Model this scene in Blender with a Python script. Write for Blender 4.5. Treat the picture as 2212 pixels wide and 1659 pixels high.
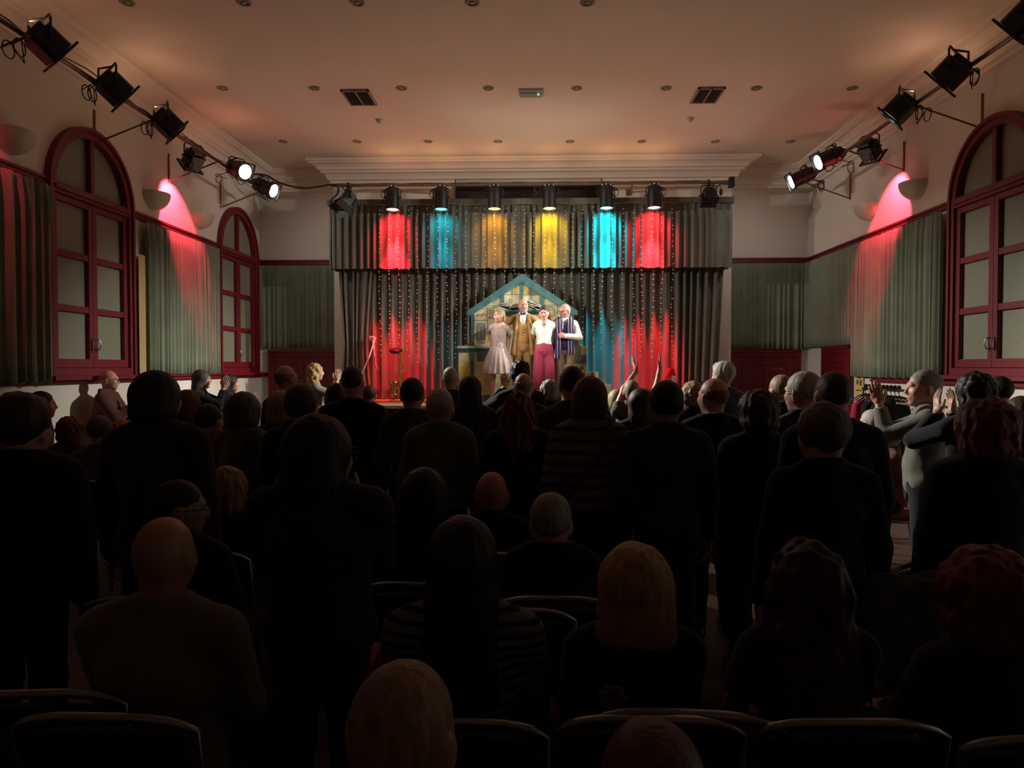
import bpy, math, random
import numpy as np
from mathutils import Vector, Matrix
random.seed(7)
PI = math.pi
C = bpy.context.scene.collection
for o in list(bpy.data.objects):
    bpy.data.objects.remove(o)

# ------------------------------------------------------------------ camera
IW, IH, F = 2212, 1659, 1533.0
VX, VY = 1155.0, 793.0                      # where the hall's long axis vanishes
CAM = Vector((0, 0, 1.70))
YAW = math.atan((VX - IW / 2) / F)
PITCH = math.atan((IH / 2 - VY) / F)
cam_data = bpy.data.cameras.new('camera')
cam = bpy.data.objects.new('camera', cam_data)
C.objects.link(cam)
cam.location = CAM
cam.rotation_euler = (PI / 2 - PITCH, 0, YAW)
cam_data.sensor_fit = 'HORIZONTAL'
cam_data.sensor_width = 36.0
cam_data.lens = F / IW * 36.0
cam_data.clip_start = 0.05
cam_data.clip_end = 100
bpy.context.scene.camera = cam
CR = cam.rotation_euler.to_matrix()

def ray(px, py):
    return CR @ Vector(((px - IW / 2) / F, -(py - IH / 2) / F, -1.0))
def P(px, py, Y):                            # photo position -> place at distance Y down the hall
    d = ray(px, py)
    return CAM + d * (Y / d.y)
def PX(px, py, X):                           # ... on a plane of constant X
    d = ray(px, py)
    return CAM + d * (X / d.x)
def PZ(px, py, Z):
    d = ray(px, py)
    return CAM + d * ((Z - CAM.z) / d.z)

# ------------------------------------------------------------------ world and exposure
sc = bpy.context.scene
w = bpy.data.worlds.new('world')
sc.world = w
w.use_nodes = True
w.node_tree.nodes['Background'].inputs[0].default_value = (0.5, 0.45, 0.5, 1)
w.node_tree.nodes['Background'].inputs[1].default_value = 0.002
sc.view_settings.view_transform = 'Standard'
sc.view_settings.look = 'None'
sc.view_settings.gamma = 1
sc.view_settings.use_curve_mapping = False
sc.view_settings.exposure = 0.0

# light levels (watts) used by the lamp builders below
W_PAR = 150          # coloured par cans over the stage curtain
W_CORE = 1900         # their tighter core reaching the stage
W_FRONT = 320        # white lamps on the side bars aimed at the performers
W_SIDE = 2200        # white lamps nearest the stage, crossing the hall
W_LEAK = 3.5           # warm light leaking upward from the housings of the stage bar
W_WALLFILL = 450         # added white fill for the end wall, hung on the front lanterns
W_LIPFILL = 33         # added warm ceiling fill along the stage lip, no fixture
W_SFILL = 8.5        # added warm ceiling fill above the side bars
W_RED = 320           # red lamps washing the side walls

# ------------------------------------------------------------------ materials
MATS = {}
def newmat(name):
    m = bpy.data.materials.new(name)
    m.use_nodes = True
    nt = m.node_tree
    return m, nt, nt.nodes['Principled BSDF']
def _bump(nt, bs, scale, strength, dist=0.01, detail=4, stretch=None):
    tc = nt.nodes.new('ShaderNodeTexCoord')
    n = nt.nodes.new('ShaderNodeTexNoise')
    n.inputs['Scale'].default_value = scale
    n.inputs['Detail'].default_value = detail
    if stretch:
        mp = nt.nodes.new('ShaderNodeMapping')
        mp.inputs['Scale'].default_value = stretch
        nt.links.new(tc.outputs['Object'], mp.inputs['Vector'])
        nt.links.new(mp.outputs['Vector'], n.inputs['Vector'])
    else:
        nt.links.new(tc.outputs['Object'], n.inputs['Vector'])
    b = nt.nodes.new('ShaderNodeBump')
    b.inputs['Strength'].default_value = strength
    b.inputs['Distance'].default_value = dist
    nt.links.new(n.outputs['Fac'], b.inputs['Height'])
    nt.links.new(b.outputs['Normal'], bs.inputs['Normal'])
    return n, tc
def mat(col, rough=0.6, metal=0.0, bump=None, sheen=0, vary=0.0, emit=None, es=0, spec=0.5, stretch=None, vscale=None):
    key = (tuple(col), rough, metal, bump, sheen, vary, emit, es, spec, stretch, vscale)
    if key in MATS:
        return MATS[key]
    m, nt, bs = newmat('surface_%d' % len(MATS))
    bs.inputs['Base Color'].default_value = (*col, 1)
    bs.inputs['Roughness'].default_value = rough
    bs.inputs['Metallic'].default_value = metal
    bs.inputs['Specular IOR Level'].default_value = spec
    if sheen:
        bs.inputs['Sheen Weight'].default_value = sheen
        bs.inputs['Sheen Roughness'].default_value = 0.5
    n = None
    if bump:
        n, tc = _bump(nt, bs, bump[0], bump[1], bump[2] if len(bump) > 2 else 0.01, stretch=stretch)
    if vary:
        if vscale or n is None:
            tc = nt.nodes.new('ShaderNodeTexCoord')
            n = nt.nodes.new('ShaderNodeTexNoise')
            n.inputs['Scale'].default_value = vscale or 8
            nt.links.new(tc.outputs['Object'], n.inputs['Vector'])
        r = nt.nodes.new('ShaderNodeValToRGB')
        r.color_ramp.elements[0].position = 0.3
        r.color_ramp.elements[1].position = 0.7
        r.color_ramp.elements[0].color = (*[c * (1 - vary) for c in col], 1)
        r.color_ramp.elements[1].color = (*[min(1, c * (1 + vary)) for c in col], 1)
        nt.links.new(n.outputs['Fac'], r.inputs['Fac'])
        nt.links.new(r.outputs['Color'], bs.inputs['Base Color'])
    if emit:
        bs.inputs['Emission Color'].default_value = (*emit, 1)
        bs.inputs['Emission Strength'].default_value = es
    MATS[key] = m
    return m
def cloth(col, rough=0.9):
    return mat(col, rough, bump=(9, 0.5, 0.02), sheen=0.15, vary=0.18, spec=0.2)
def hairmat(col):
    return mat(col, 0.55, bump=(60, 0.6, 0.008), vary=0.35, spec=0.35, stretch=(1.0, 1.0, 0.12))
def stripes(c1, c2, period, duty, offset=0.0, axis=2, key=None):
    m, nt, bs = newmat('striped_cloth')
    tc = nt.nodes.new('ShaderNodeTexCoord')
    sp = nt.nodes.new('ShaderNodeSeparateXYZ')
    nt.links.new(tc.outputs['Object'], sp.inputs[0])
    n = nt.nodes.new('ShaderNodeTexNoise'); n.inputs['Scale'].default_value = 5
    nt.links.new(tc.outputs['Object'], n.inputs['Vector'])
    mn = nt.nodes.new('ShaderNodeMath'); mn.operation = 'MULTIPLY_ADD'
    mn.inputs[1].default_value = 0.03
    nt.links.new(n.outputs['Fac'], mn.inputs[0]); nt.links.new(sp.outputs[axis], mn.inputs[2])
    d = nt.nodes.new('ShaderNodeMath'); d.operation = 'DIVIDE'; d.inputs[1].default_value = period
    nt.links.new(mn.outputs[0], d.inputs[0])
    fr = nt.nodes.new('ShaderNodeMath'); fr.operation = 'FRACT'; nt.links.new(d.outputs[0], fr.inputs[0])
    lt = nt.nodes.new('ShaderNodeMath'); lt.operation = 'LESS_THAN'; lt.inputs[1].default_value = duty
    nt.links.new(fr.outputs[0], lt.inputs[0])
    mx = nt.nodes.new('ShaderNodeMix'); mx.data_type = 'RGBA'
    mx.inputs['A'].default_value = (*c1, 1); mx.inputs['B'].default_value = (*c2, 1)
    nt.links.new(lt.outputs[0], mx.inputs['Factor'])
    nt.links.new(mx.outputs['Result'], bs.inputs['Base Color'])
    bs.inputs['Roughness'].default_value = 0.9
    b = nt.nodes.new('ShaderNodeBump'); b.inputs['Strength'].default_value = .5; b.inputs['Distance'].default_value = .02
    nt.links.new(n.outputs['Fac'], b.inputs['Height']); nt.links.new(b.outputs['Normal'], bs.inputs['Normal'])
    return m
def speckle(c1, c2, scale, lo=0.45, hi=0.55):
    m, nt, bs = newmat('printed_cloth')
    tc = nt.nodes.new('ShaderNodeTexCoord')
    n = nt.nodes.new('ShaderNodeTexNoise'); n.inputs['Scale'].default_value = scale; n.inputs['Detail'].default_value = 1
    nt.links.new(tc.outputs['Object'], n.inputs['Vector'])
    r = nt.nodes.new('ShaderNodeValToRGB')
    r.color_ramp.elements[0].position = lo; r.color_ramp.elements[0].color = (*c1, 1)
    r.color_ramp.elements[1].position = hi; r.color_ramp.elements[1].color = (*c2, 1)
    nt.links.new(n.outputs['Fac'], r.inputs['Fac']); nt.links.new(r.outputs['Color'], bs.inputs['Base Color'])
    bs.inputs['Roughness'].default_value = 0.85
    return m

M = dict(
    wall=mat((0.64, 0.60, 0.53), 0.75, bump=(35, 0.08, 0.005), vary=0.04, vscale=1.3),
    ceiling=mat((0.72, 0.62, 0.52), 0.8, bump=(20, 0.06, 0.005), vary=0.03, vscale=0.8),
    red=mat((0.14, 0.004, 0.011), 0.5, bump=(14, 0.1, 0.004), vary=0.12),
    floor=mat((0.07, 0.035, 0.02), 0.5, bump=(30, 0.1, 0.003), vary=0.25),
    stage=mat((0.34, 0.22, 0.12), 0.55, bump=(25, 0.15, 0.004), vary=0.2),
    pane=mat((0.19, 0.20, 0.14), 0.6, bump=(180, 0.5, 0.003), vary=0.3, vscale=120),
    curtain=mat((0.125, 0.128, 0.105), 0.95, bump=(160, 0.25, 0.003), sheen=0.25, spec=0.1, vary=0.1, vscale=3),
    scurtain=mat((0.175, 0.20, 0.14), 0.95, bump=(160, 0.25, 0.003), sheen=0.3, spec=0.1, vary=0.12, vscale=3),
    lining=mat((0.45, 0.33, 0.16), 0.9, bump=(60, 0.2, 0.003)),
    black=mat((0.008, 0.008, 0.009), 0.42, bump=(50, 0.1, 0.002)),
    blackgloss=mat((0.006, 0.006, 0.007), 0.2),
    rubber=mat((0.010, 0.009, 0.009), 0.6),
    pipe=mat((0.20, 0.13, 0.10), 0.4, 0.6, vary=0.2, vscale=4),
    chrome=mat((0.30, 0.30, 0.31), 0.32, 1.0),
    plaster=mat((0.50, 0.48, 0.38), 0.45, bump=(40, 0.1, 0.004), vary=0.05),
    white=mat((0.75, 0.74, 0.70), 0.5),
    grille=mat((0.075, 0.06, 0.052), 0.5),
    grillelight=mat((0.10, 0.085, 0.07), 0.5),
    padred=mat((0.20, 0.02, 0.015), 0.85, bump=(80, 0.3, 0.003), vary=0.2),
    wood=mat((0.30, 0.19, 0.10), 0.6, bump=(30, 0.2, 0.003), vary=0.2),
    brass=mat((0.60, 0.42, 0.12), 0.25, 1.0),
    teal=mat((0.06, 0.17, 0.18), 0.6, bump=(15, 0.1, 0.003), vary=0.25, vscale=9),
    tealdark=mat((0.02, 0.07, 0.065), 0.6),
    cream=mat((0.66, 0.66, 0.40), 0.7, vary=0.14, vscale=7),
    creamline=mat((0.36, 0.33, 0.16), 0.7),
    yellow=mat((0.62, 0.48, 0.14), 0.7, vary=0.3, vscale=6),
    grey=mat((0.16, 0.17, 0.16), 0.7, vary=0.3, vscale=9),
    sketch=mat((0.10, 0.12, 0.12), 0.7),
    pinkpaint=mat((0.62, 0.17, 0.22), 0.7),
    bluepaint=mat((0.25, 0.42, 0.55), 0.7),
    mint=mat((0.38, 0.58, 0.42), 0.7, vary=0.15),
)

# ------------------------------------------------------------------ mesh helpers
class MB:
    def __init__(s):
        s.v, s.f, s.m, s.cur = [], [], [], 0
    def add(s, vs, fs):
        n = len(s.v)
        s.v += [tuple(v) for v in vs]
        s.f += [tuple(i + n for i in f) for f in fs]
        s.m += [s.cur] * len(fs)
        return s
    def mat(s, i):
        s.cur = i
        return s
    def box(s, c, size, R=None):
        hx, hy, hz = [a / 2 for a in size]
        vs = [Vector((x, y, z)) for x in (-hx, hx) for y in (-hy, hy) for z in (-hz, hz)]
        if R is not None:
            vs = [R @ v for v in vs]
        c = Vector(c)
        return s.add([v + c for v in vs], [(0, 1, 3, 2), (4, 6, 7, 5), (0, 4, 5, 1), (2, 3, 7, 6), (0, 2, 6, 4), (1, 5, 7, 3)])
    def span(s, a, b):
        return s.box([(a[i] + b[i]) / 2 for i in range(3)], [abs(b[i] - a[i]) for i in range(3)])
    def tube(s, pts, r, n=8, caps=True, closed=False):
        pts = [Vector(p) for p in pts]
        rs = r if hasattr(r, '__len__') else [r] * len(pts)
        up = None
        rings = []
        L = len(pts)
        for i, p in enumerate(pts):
            if closed:
                t = (pts[(i + 1) % L] - pts[i - 1])
            else:
                t = pts[min(i + 1, L - 1)] - pts[max(i - 1, 0)]
            if t.length < 1e-9:
                t = Vector((0, 0, 1))
            t.normalize()
            if up is None:
                up = t.orthogonal().normalized()
            else:
                up = (up - t * up.dot(t))
                up = up.normalized() if up.length > 1e-6 else t.orthogonal().normalized()
            sd = t.cross(up)
            rings.append([p + (up * math.cos(2 * PI * k / n) + sd * math.sin(2 * PI * k / n)) * rs[i] for k in range(n)])
        vs = [v for g in rings for v in g]
        fs = []
        for i in range(L if closed else L - 1):
            j = (i + 1) % L
            for k in range(n):
                k2 = (k + 1) % n
                fs.append((i * n + k, i * n + k2, j * n + k2, j * n + k))
        if caps and not closed:
            fs.append(tuple(range(n - 1, -1, -1)))
            fs.append(tuple((L - 1) * n + k for k in range(n)))
        return s.add(vs, fs)
    def lathe(s, prof, n=24, M4=None):
        vs, fs = [], []
        for r, z in prof:
            for k in range(n):
                a = 2 * PI * k / n
                vs.append(Vector((r * math.cos(a), r * math.sin(a), z)))
        for i in range(len(prof) - 1):
            for k in range(n):
                k2 = (k + 1) % n
                fs.append((i * n + k, i * n + k2, (i + 1) * n + k2, (i + 1) * n + k))
        if M4 is not None:
            vs = [M4 @ v for v in vs]
        return s.add(vs, fs)
    def prism(s, poly, o, u, v, w):
        """poly in (a,b) coords, placed at o + a*u + b*v and given thickness w"""
        o, u, v, w = Vector(o), Vector(u), Vector(v), Vector(w)
        n = len(poly)
        vs = [o + u * a + v * b for a, b in poly] + [o + u * a + v * b + w for a, b in poly]
        fs = [tuple(range(n)), tuple(range(2 * n - 1, n - 1, -1))]
        for i in range(n):
            j = (i + 1) % n
            fs.append((i, i + n, j + n, j))
        return s.add(vs, fs)
    def ball(s, c, r, n=12, m=8, R=None):
        rr = r if hasattr(r, '__len__') else (r, r, r)
        c = Vector(c)
        vs, fs = [], []
        for i in range(m + 1):
            t = PI * i / m
            for k in range(n):
                a = 2 * PI * k / n
                q = Vector((rr[0] * math.sin(t) * math.cos(a), rr[1] * math.sin(t) * math.sin(a), rr[2] * math.cos(t)))
                if R is not None:
                    q = R @ q
                vs.append(c + q)
        for i in range(m):
            for k in range(n):
                k2 = (k + 1) % n
                fs.append((i * n + k, (i + 1) * n + k, (i + 1) * n + k2, i * n + k2))
        return s.add(vs, fs)
    def build(s, name, mats, parent=None, smooth=False, bevel=0.0, loc=None, autosmooth=None):
        if not isinstance(mats, (list, tuple)):
            mats = [mats]
        me = bpy.data.meshes.new(name)
        me.from_pydata(s.v, [], s.f)
        for m in mats:
            me.materials.append(m)
        me.polygons.foreach_set('material_index', s.m)
        if smooth:
            me.polygons.foreach_set('use_smooth', [True] * len(s.f))
        import bmesh
        bm = bmesh.new(); bm.from_mesh(me)
        bmesh.ops.recalc_face_normals(bm, faces=bm.faces)
        bm.to_mesh(me); bm.free()
        if smooth and autosmooth is not None:
            me.set_sharp_from_angle(angle=math.radians(autosmooth))
        me.update()
        o = bpy.data.objects.new(name, me)
        C.objects.link(o)
        if parent is not None:
            o.parent = parent
        if loc is not None:
            o.location = loc
        if bevel:
            b = o.modifiers.new('bevel', 'BEVEL'); b.width = bevel; b.segments = 2; b.limit_method = 'ANGLE'
        return o
def tag(o, label=None, cat=None, group=None, kind=None):
    if label: o['label'] = label
    if cat: o['category'] = cat
    if group: o['group'] = group
    if kind: o['kind'] = kind
    return o
def thing(name, loc, label, cat, group=None, rz=0.0):
    o = bpy.data.objects.new(name, None)
    C.objects.link(o)
    o.location = loc
    o.rotation_euler = (0, 0, rz)
    o.empty_display_size = 0.1
    return tag(o, label, cat, group)
def struct(o):
    o['kind'] = 'structure'
    return o
def centre(o):
    """put a top-level mesh's origin at the bottom middle of its bounds"""
    me = o.data
    n = len(me.vertices)
    co = np.empty(n * 3); me.vertices.foreach_get('co', co); co = co.reshape(-1, 3)
    lo, hi = co.min(0), co.max(0)
    c = np.array([(lo[0] + hi[0]) / 2, (lo[1] + hi[1]) / 2, lo[2]])
    me.vertices.foreach_set('co', (co - c).ravel())
    o.location = Vector(o.location) + Vector(c)
    me.update()
    return o
def aim_rot(d, roll=0):
    """rotation taking -Z to direction d"""
    d = Vector(d).normalized()
    return d.to_track_quat('-Z', 'Y').to_matrix()
def spot(name, loc, target, watts, col, size_deg, blend=0.3, radius=0.05, parent=None):
    l = bpy.data.lights.new(name, 'SPOT')
    l.energy = watts; l.color = col; l.spot_size = math.radians(size_deg); l.spot_blend = blend
    l.shadow_soft_size = radius
    o = bpy.data.objects.new(name, l)
    C.objects.link(o)
    loc = Vector(loc)
    o.location = loc
    o.rotation_euler = (Vector(target) - loc).to_track_quat('-Z', 'Y').to_euler()
    if parent is not None:
        o.parent = parent
        o.matrix_parent_inverse = Matrix.Translation(parent.location).inverted()
    return o
# ------------------------------------------------------------------ the hall
XL, XR = -5.34, 5.21
YB = 13.70           # wall at the stage end
YF = 13.10           # face of the breast around the stage opening
Y0 = -3.2            # wall behind the camera
ZC = 5.45
BXL, BXR = -3.72, 3.58
T = 0.12
struct(MB().span((XL - T, Y0 - T, -0.1), (XR + T, YB + T, 0)).build('floor', M['floor']))
struct(MB().span((XL - T, Y0 - T, ZC), (XR + T, YB + T, ZC + 0.1)).build('ceiling', M['ceiling']))
ZR, ZS = 3.72, 1.60   # picture rail and sill heights

def wall_with_openings(name, x0, x1, ops):
    """side wall with rectangular + half round openings: ops = [(y0, y1, z0, zspring)]"""
    mb = MB()
    ops = sorted(ops)
    y = Y0 - T
    for (a, b, z0, zs) in ops:
        mb.span((x0, y, 0), (x1, a, ZC))
        mb.span((x0, a, 0), (x1, b, z0))
        r = (b - a) / 2; cy = (a + b) / 2
        pts = [(a, ZC), (a, zs)] + [(cy - r * math.cos(PI * k / 24), zs + r * math.sin(PI * k / 24)) for k in range(1, 24)] + [(b, zs), (b, ZC)]
        # strip of quads above the arch
        top = ZC
        arch = pts[1:-1]
        for i in range(len(arch) - 1):
            (p, q), (p2, q2) = arch[i], arch[i + 1]
            vs = [(x0, p, q), (x0, p2, q2), (x0, p2, top), (x0, p, top), (x1, p, q), (x1, p2, q2), (x1, p2, top), (x1, p, top)]
            mb.add(vs, [(0, 1, 2, 3), (4, 7, 6, 5), (0, 4, 5, 1), (3, 2, 6, 7)])
        y = b
    mb.span((x0, y, 0), (x1, YB + T, ZC))
    return struct(mb.build(name, M['wall']))
WIN_L = [(7.60, 9.24), (11.80, 13.46)]
WIN_R = [(7.42, 9.06)]
wall_with_openings('wall_left', XL - 0.25, XL, [(a + .06, b - .06, ZS, ZR) for a, b in WIN_L])
DR = (11.75, 12.88)   # door in the right wall
wall_with_openings('wall_right', XR, XR + 0.25, [(a + .06, b - .06, ZS, ZR) for a, b in WIN_R])
struct(MB().span((XL - T, YB, 0), (XR + T, YB + T, ZC)).build('wall_back', M['wall']))
struct(MB().span((BXL, YF, 0), (BXR, YB, ZC)).build('wall_stage', M['wall']))
struct(MB().span((XL - T, Y0 - T, 0), (XR + T, Y0, ZC)).build('wall_front', M['wall']))

# cornice: stepped plaster profile, (out from wall, down from ceiling)
PROF = [(0, 0), (0.40, 0), (0.40, 0.035), (0.36, 0.05), (0.36, 0.07), (0.30, 0.08), (0.25, 0.11), (0.22, 0.16), (0.185, 0.17),
        (0.185, 0.20), (0.13, 0.22), (0.10, 0.27), (0.09, 0.31), (0.05, 0.32), (0.05, 0.37), (0, 0.38)]
def cornice(name, a, b, out, mitre_a=0, mitre_b=0):
    """a,b: ends on the wall line (x,y); out: unit direction away from the wall"""
    a, b, out = Vector((*a, 0)), Vector((*b, 0)), Vector((*out, 0))
    t = (b - a).normalized()
    vs = []
    for e, mt in ((a, mitre_a), (b, -mitre_b)):
        for (p, q) in PROF:
            vs.append(e + out * p + t * (mt * p) + Vector((0, 0, ZC - q)))
    n = len(PROF)
    fs = [(i, (i + 1) % n, n + (i + 1) % n, n + i) for i in range(n)] + [tuple(range(n)), tuple(range(2 * n - 1, n - 1, -1))]
    return struct(MB().add(vs, fs).build(name, M['ceiling']))
cornice('trim_1', (XL, Y0), (XL, YB), (1, 0), 1, 1)
cornice('trim_2', (XR, Y0), (XR, YB), (-1, 0), 1, 1)
cornice('trim_3', (XL, YB), (BXL, YB), (0, -1), 1, 1)
cornice('trim_4', (BXR, YB), (XR, YB), (0, -1), 1, 1)
cornice('trim_5', (BXL, YF), (BXR, YF), (0, -1), -1, -1)
cornice('trim_6', (BXL, YF), (BXL, YB), (-1, 0), -1, 1)
cornice('trim_7', (BXR, YF), (BXR, YB), (1, 0), -1, 1)
cornice('trim_8', (XL, Y0), (XR, Y0), (0, 1), 1, 1)

# red picture rails and sills
tn = [9]
def rail(a, b, z, h, out, depth=0.05):
    mb = MB()
    ax, ay = a; bx, by = b; ox, oy = out
    for (dz0, dz1, dd) in ((0, h, depth * .55), (h * .15, h * .42, depth * .8), (h * .62, h * .95, depth)):
        mb.span((min(ax, ax + ox * dd), min(ay, ay + oy * dd), z + dz0), (max(bx, bx + ox * dd), max(by, by + oy * dd), z + dz1))
    o = struct(mb.build('trim_%d' % tn[0], M['red'], bevel=0.004))
    tn[0] += 1
for (a, b) in ((Y0, WIN_L[0][0]), (WIN_L[0][1], WIN_L[1][0]), (WIN_L[1][1], YB)):
    rail((XL, a), (XL, b), ZR - 0.04, 0.10, (1, 0))
for (a, b) in ((Y0, WIN_R[0][0]), (WIN_R[0][1], YB)):
    rail((XR, a), (XR, b), ZR - 0.04, 0.10, (-1, 0))
rail((XL, YB), (BXL, YB), ZR - 0.04, 0.10, (0, -1))
rail((BXR, YB), (XR, YB), ZR - 0.04, 0.10, (0, -1))
rail((XL, Y0), (XL, YB), ZS - 0.09, 0.09, (1, 0), 0.09)
rail((XR, Y0), (XR, 11.10), ZS - 0.13, 0.10, (-1, 0), 0.07)
rail((XL, YB), (-5.10, YB), ZS - 0.09, 0.09, (0, -1), 0.06)
# skirting boards
struct(MB().span((XL, Y0, 0), (XL + .025, YB, .18)).build('baseboard_left', M['red'], bevel=.004))
struct(MB().span((XR - .025, Y0, 0), (XR, YB, .18)).build('baseboard_right', M['red'], bevel=.004))

# ------------------------------------------------------------------ arched windows
def window(idx, xw, side, y0, y1):
    """xw: wall face x, side: +1 when the room is on +x side"""
    root = bpy.data.objects.new('window_%d' % idx, None); C.objects.link(root)
    root.location = (xw, (y0 + y1) / 2, ZS)
    root['kind'] = 'structure'
    s = side
    w2 = (y1 - y0) / 2
    hs = ZR - ZS
    def loc(a, z, d):      # a along wall, z up from sill, d into the room
        return (s * d, a, z)
    def bar(mb, a0, a1, z0, z1, d0, d1):
        mb.span(loc(a0, z0, d0), loc(a1, z1, d1))
    fr = MB()
    jw = 0.10
    bar(fr, -w2, -w2 + jw, 0, hs, -0.10, 0.055); bar(fr, w2 - jw, w2, 0, hs, -0.10, 0.055)
    bar(fr, -w2, -w2 + jw * .45, 0, hs, .055, 0.08); bar(fr, w2 - jw * .45, w2, 0, hs, .055, 0.08)
    bar(fr, -w2 + jw, w2 - jw, 0, 0.09, -0.10, 0.053)
    bar(fr, -w2 + jw, w2 - jw, hs - 0.07, hs + 0.05, -0.10, 0.05)
    bar(fr, -w2 + jw, w2 - jw, hs - 0.03, hs + 0.01, 0.05, 0.075)
    def arch(mb, r0, r1, d0, d1, n=40):
        vs, fs = [], []
        for i in range(n + 1):
            a = PI * i / n
            for r, d in ((r0, d0), (r1, d0), (r1, d1), (r0, d1)):
                vs.append(loc(-r * math.cos(a), hs + r * math.sin(a), d))
        for i in range(n):
            for k in range(4):
                k2 = (k + 1) % 4
                fs.append((i * 4 + k, i * 4 + k2, (i + 1) * 4 + k2, (i + 1) * 4 + k))
        fs += [(0, 1, 2, 3), (4 * n, 4 * n + 3, 4 * n + 2, 4 * n + 1)]
        mb.add(vs, fs)
    arch(fr, w2 - 0.13, w2, -0.10, 0.055)
    arch(fr, w2 - 0.045, w2, 0.055, 0.08)
    bar(fr, -0.035, 0.035, hs + .04, hs + w2 - 0.11, -0.10, 0.03)
    fr.build('window_frame', M['red'], root, bevel=0.003)
    cas = [(-w2 + jw + .004, -0.004), (0.004, w2 - jw - .004)]
    z0, z1 = 0.095, hs - 0.075
    st = 0.075
    for (a0, a1) in cas:
        mb = MB()
        bar(mb, a0, a0 + st, z0, z1, -0.07, 0.02); bar(mb, a1 - st, a1, z0, z1, -0.07, 0.02)
        bar(mb, a0 + st, a1 - st, z0, z0 + .10, -0.07, 0.018); bar(mb, a0 + st, a1 - st, z1 - .07, z1, -0.07, 0.018)
        ph = (z1 - .07 - z0 - .10 - 2 * .075) / 3
        zz = []
        z = z0 + .10
        for k in range(3):
            zz.append((z, z + ph))
            if k < 2:
                bar(mb, a0 + st, a1 - st, z + ph, z + ph + .075, -0.07, 0.012)
            z += ph + .075
        cs = mb.build('casement', M['red'], root, bevel=0.003)
        for (p, q) in zz:
            m2 = MB(); bar(m2, a0 + st - .01, a1 - st + .01, p - .01, q + .01, -0.05, -0.035)
            m2.build('window_pane', M['pane'], cs)
        hy = a1 - st / 2 if a1 < 0.1 else a0 + st / 2
        m3 = MB()
        m3.box(loc(hy, z0 + .27, .026), (0.012, .03, .16))
        pts = [loc(hy, z0 + .21, .03), loc(hy, z0 + .22, .06), loc(hy + (.01 if hy > 0 else -.01), z0 + .27, .075), loc(hy, z0 + .33, .06), loc(hy, z0 + .34, .03)]
        m3.tube(pts, .008, 8)
        m3.build('handle', M['chrome'], cs, smooth=True, autosmooth=40)
    for sg in (-1, 1):      # the two quarter round lights
        pts = []
        r = w2 - 0.12
        a_in = 0.02
        poly = [(a_in * sg, 0.03)] + [(sg * max(a_in, r * math.cos(PI / 2 * k / 16)), 0.03 + r * math.sin(PI / 2 * k / 16)) for k in range(17)]
        mb = MB(); mb.prism(poly, loc(0, hs, -0.05), loc(1, 0, 0), loc(0, 1, 0), (s * .015, 0, 0))
        mb.build('window_pane', M['pane'], root)
    mb = MB(); bar(mb, -w2 - .03, w2 + .03, -0.05, 0.0, -0.1, 0.13); mb.build('window_sill', M['red'], root, bevel=.006)
window(1, XL, 1, *WIN_L[0])
window(2, XL, 1, *WIN_L[1])
window(3, XR, -1, *WIN_R[0])

# ------------------------------------------------------------------ doors
def door(idx, o, u, out, w, h, leaves, writing=False):
    """o: bottom left corner on the wall, u: along the wall, out: into the room"""
    root = bpy.data.objects.new('door_%d' % idx, None); C.objects.link(root)
    root.location = o; root['kind'] = 'structure'
    u, out, z = Vector(u), Vector(out), Vector((0, 0, 1))
    def bx(mb, a0, a1, z0, z1, d0, d1):
        mb.prism([(a0, z0), (a1, z0), (a1, z1), (a0, z1)], out * d0, u, z, out * (d1 - d0))
    fr = MB()
    bx(fr, 0, .11, 0, h, 0, .07); bx(fr, w - .11, w, 0, h, 0, .07); bx(fr, .11, w - .11, h - .12, h, 0, .07)
    bx(fr, 0, .04, 0, h, .07, .09); bx(fr, w - .04, w, 0, h, .07, .09); bx(fr, 0, w, h - .04, h, .07, .09)
    fr.build('door_frame', M['red'], root, bevel=.004)
    lw = (w - .22) / leaves
    for k in range(leaves):
        a0 = .11 + k * lw + .003; a1 = .11 + (k + 1) * lw - .003
        lf = MB(); bx(lf, a0, a1, .01, h - .125, .005, .035)
        for (c0, c1) in ((a0, a0 + .11), (a1 - .11, a1)):
            bx(lf, c0, c1, .01, h - .125, .035, .05)
        for (c0, c1) in ((.01, .2), (.85, 1.0), (h - .27, h - .125)):
            bx(lf, a0 + .11, a1 - .11, c0, c1, .035, .05)
        for (c0, c1) in ((.24, .81), (1.04, h - .31)):
            bx(lf, a0 + .15, a1 - .15, c0, c1, .035, .043)
        leaf = lf.build('door_leaf', M['red'], root, bevel=.003)
        hd = MB()
        hx = a1 - .055 if k == 0 else a0 + .055
        hd.tube([u * hx + z * 1.0 + out * .05, u * hx + z * 1.0 + out * .085, u * (hx + (-.1 if k == 0 else .1)) + z * 1.0 + out * .085], .009, 8)
        hd.build('door_handle', M['chrome'], leaf, smooth=True)
    return root
d1a = P(582, 757, YB); d1b = P(725, 757, YB)
door(1, (d1a.x, YB, 0), (1, 0, 0), (0, -1, 0), 1.38, 2.02, 2)
d2a = P(1572, 757, YB); d2b = P(1727, 757, YB)
dr = door(2, (d2a.x, YB, 0), (1, 0, 0), (0, -1, 0), d2b.x - d2a.x, 2.02, 1)
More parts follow.
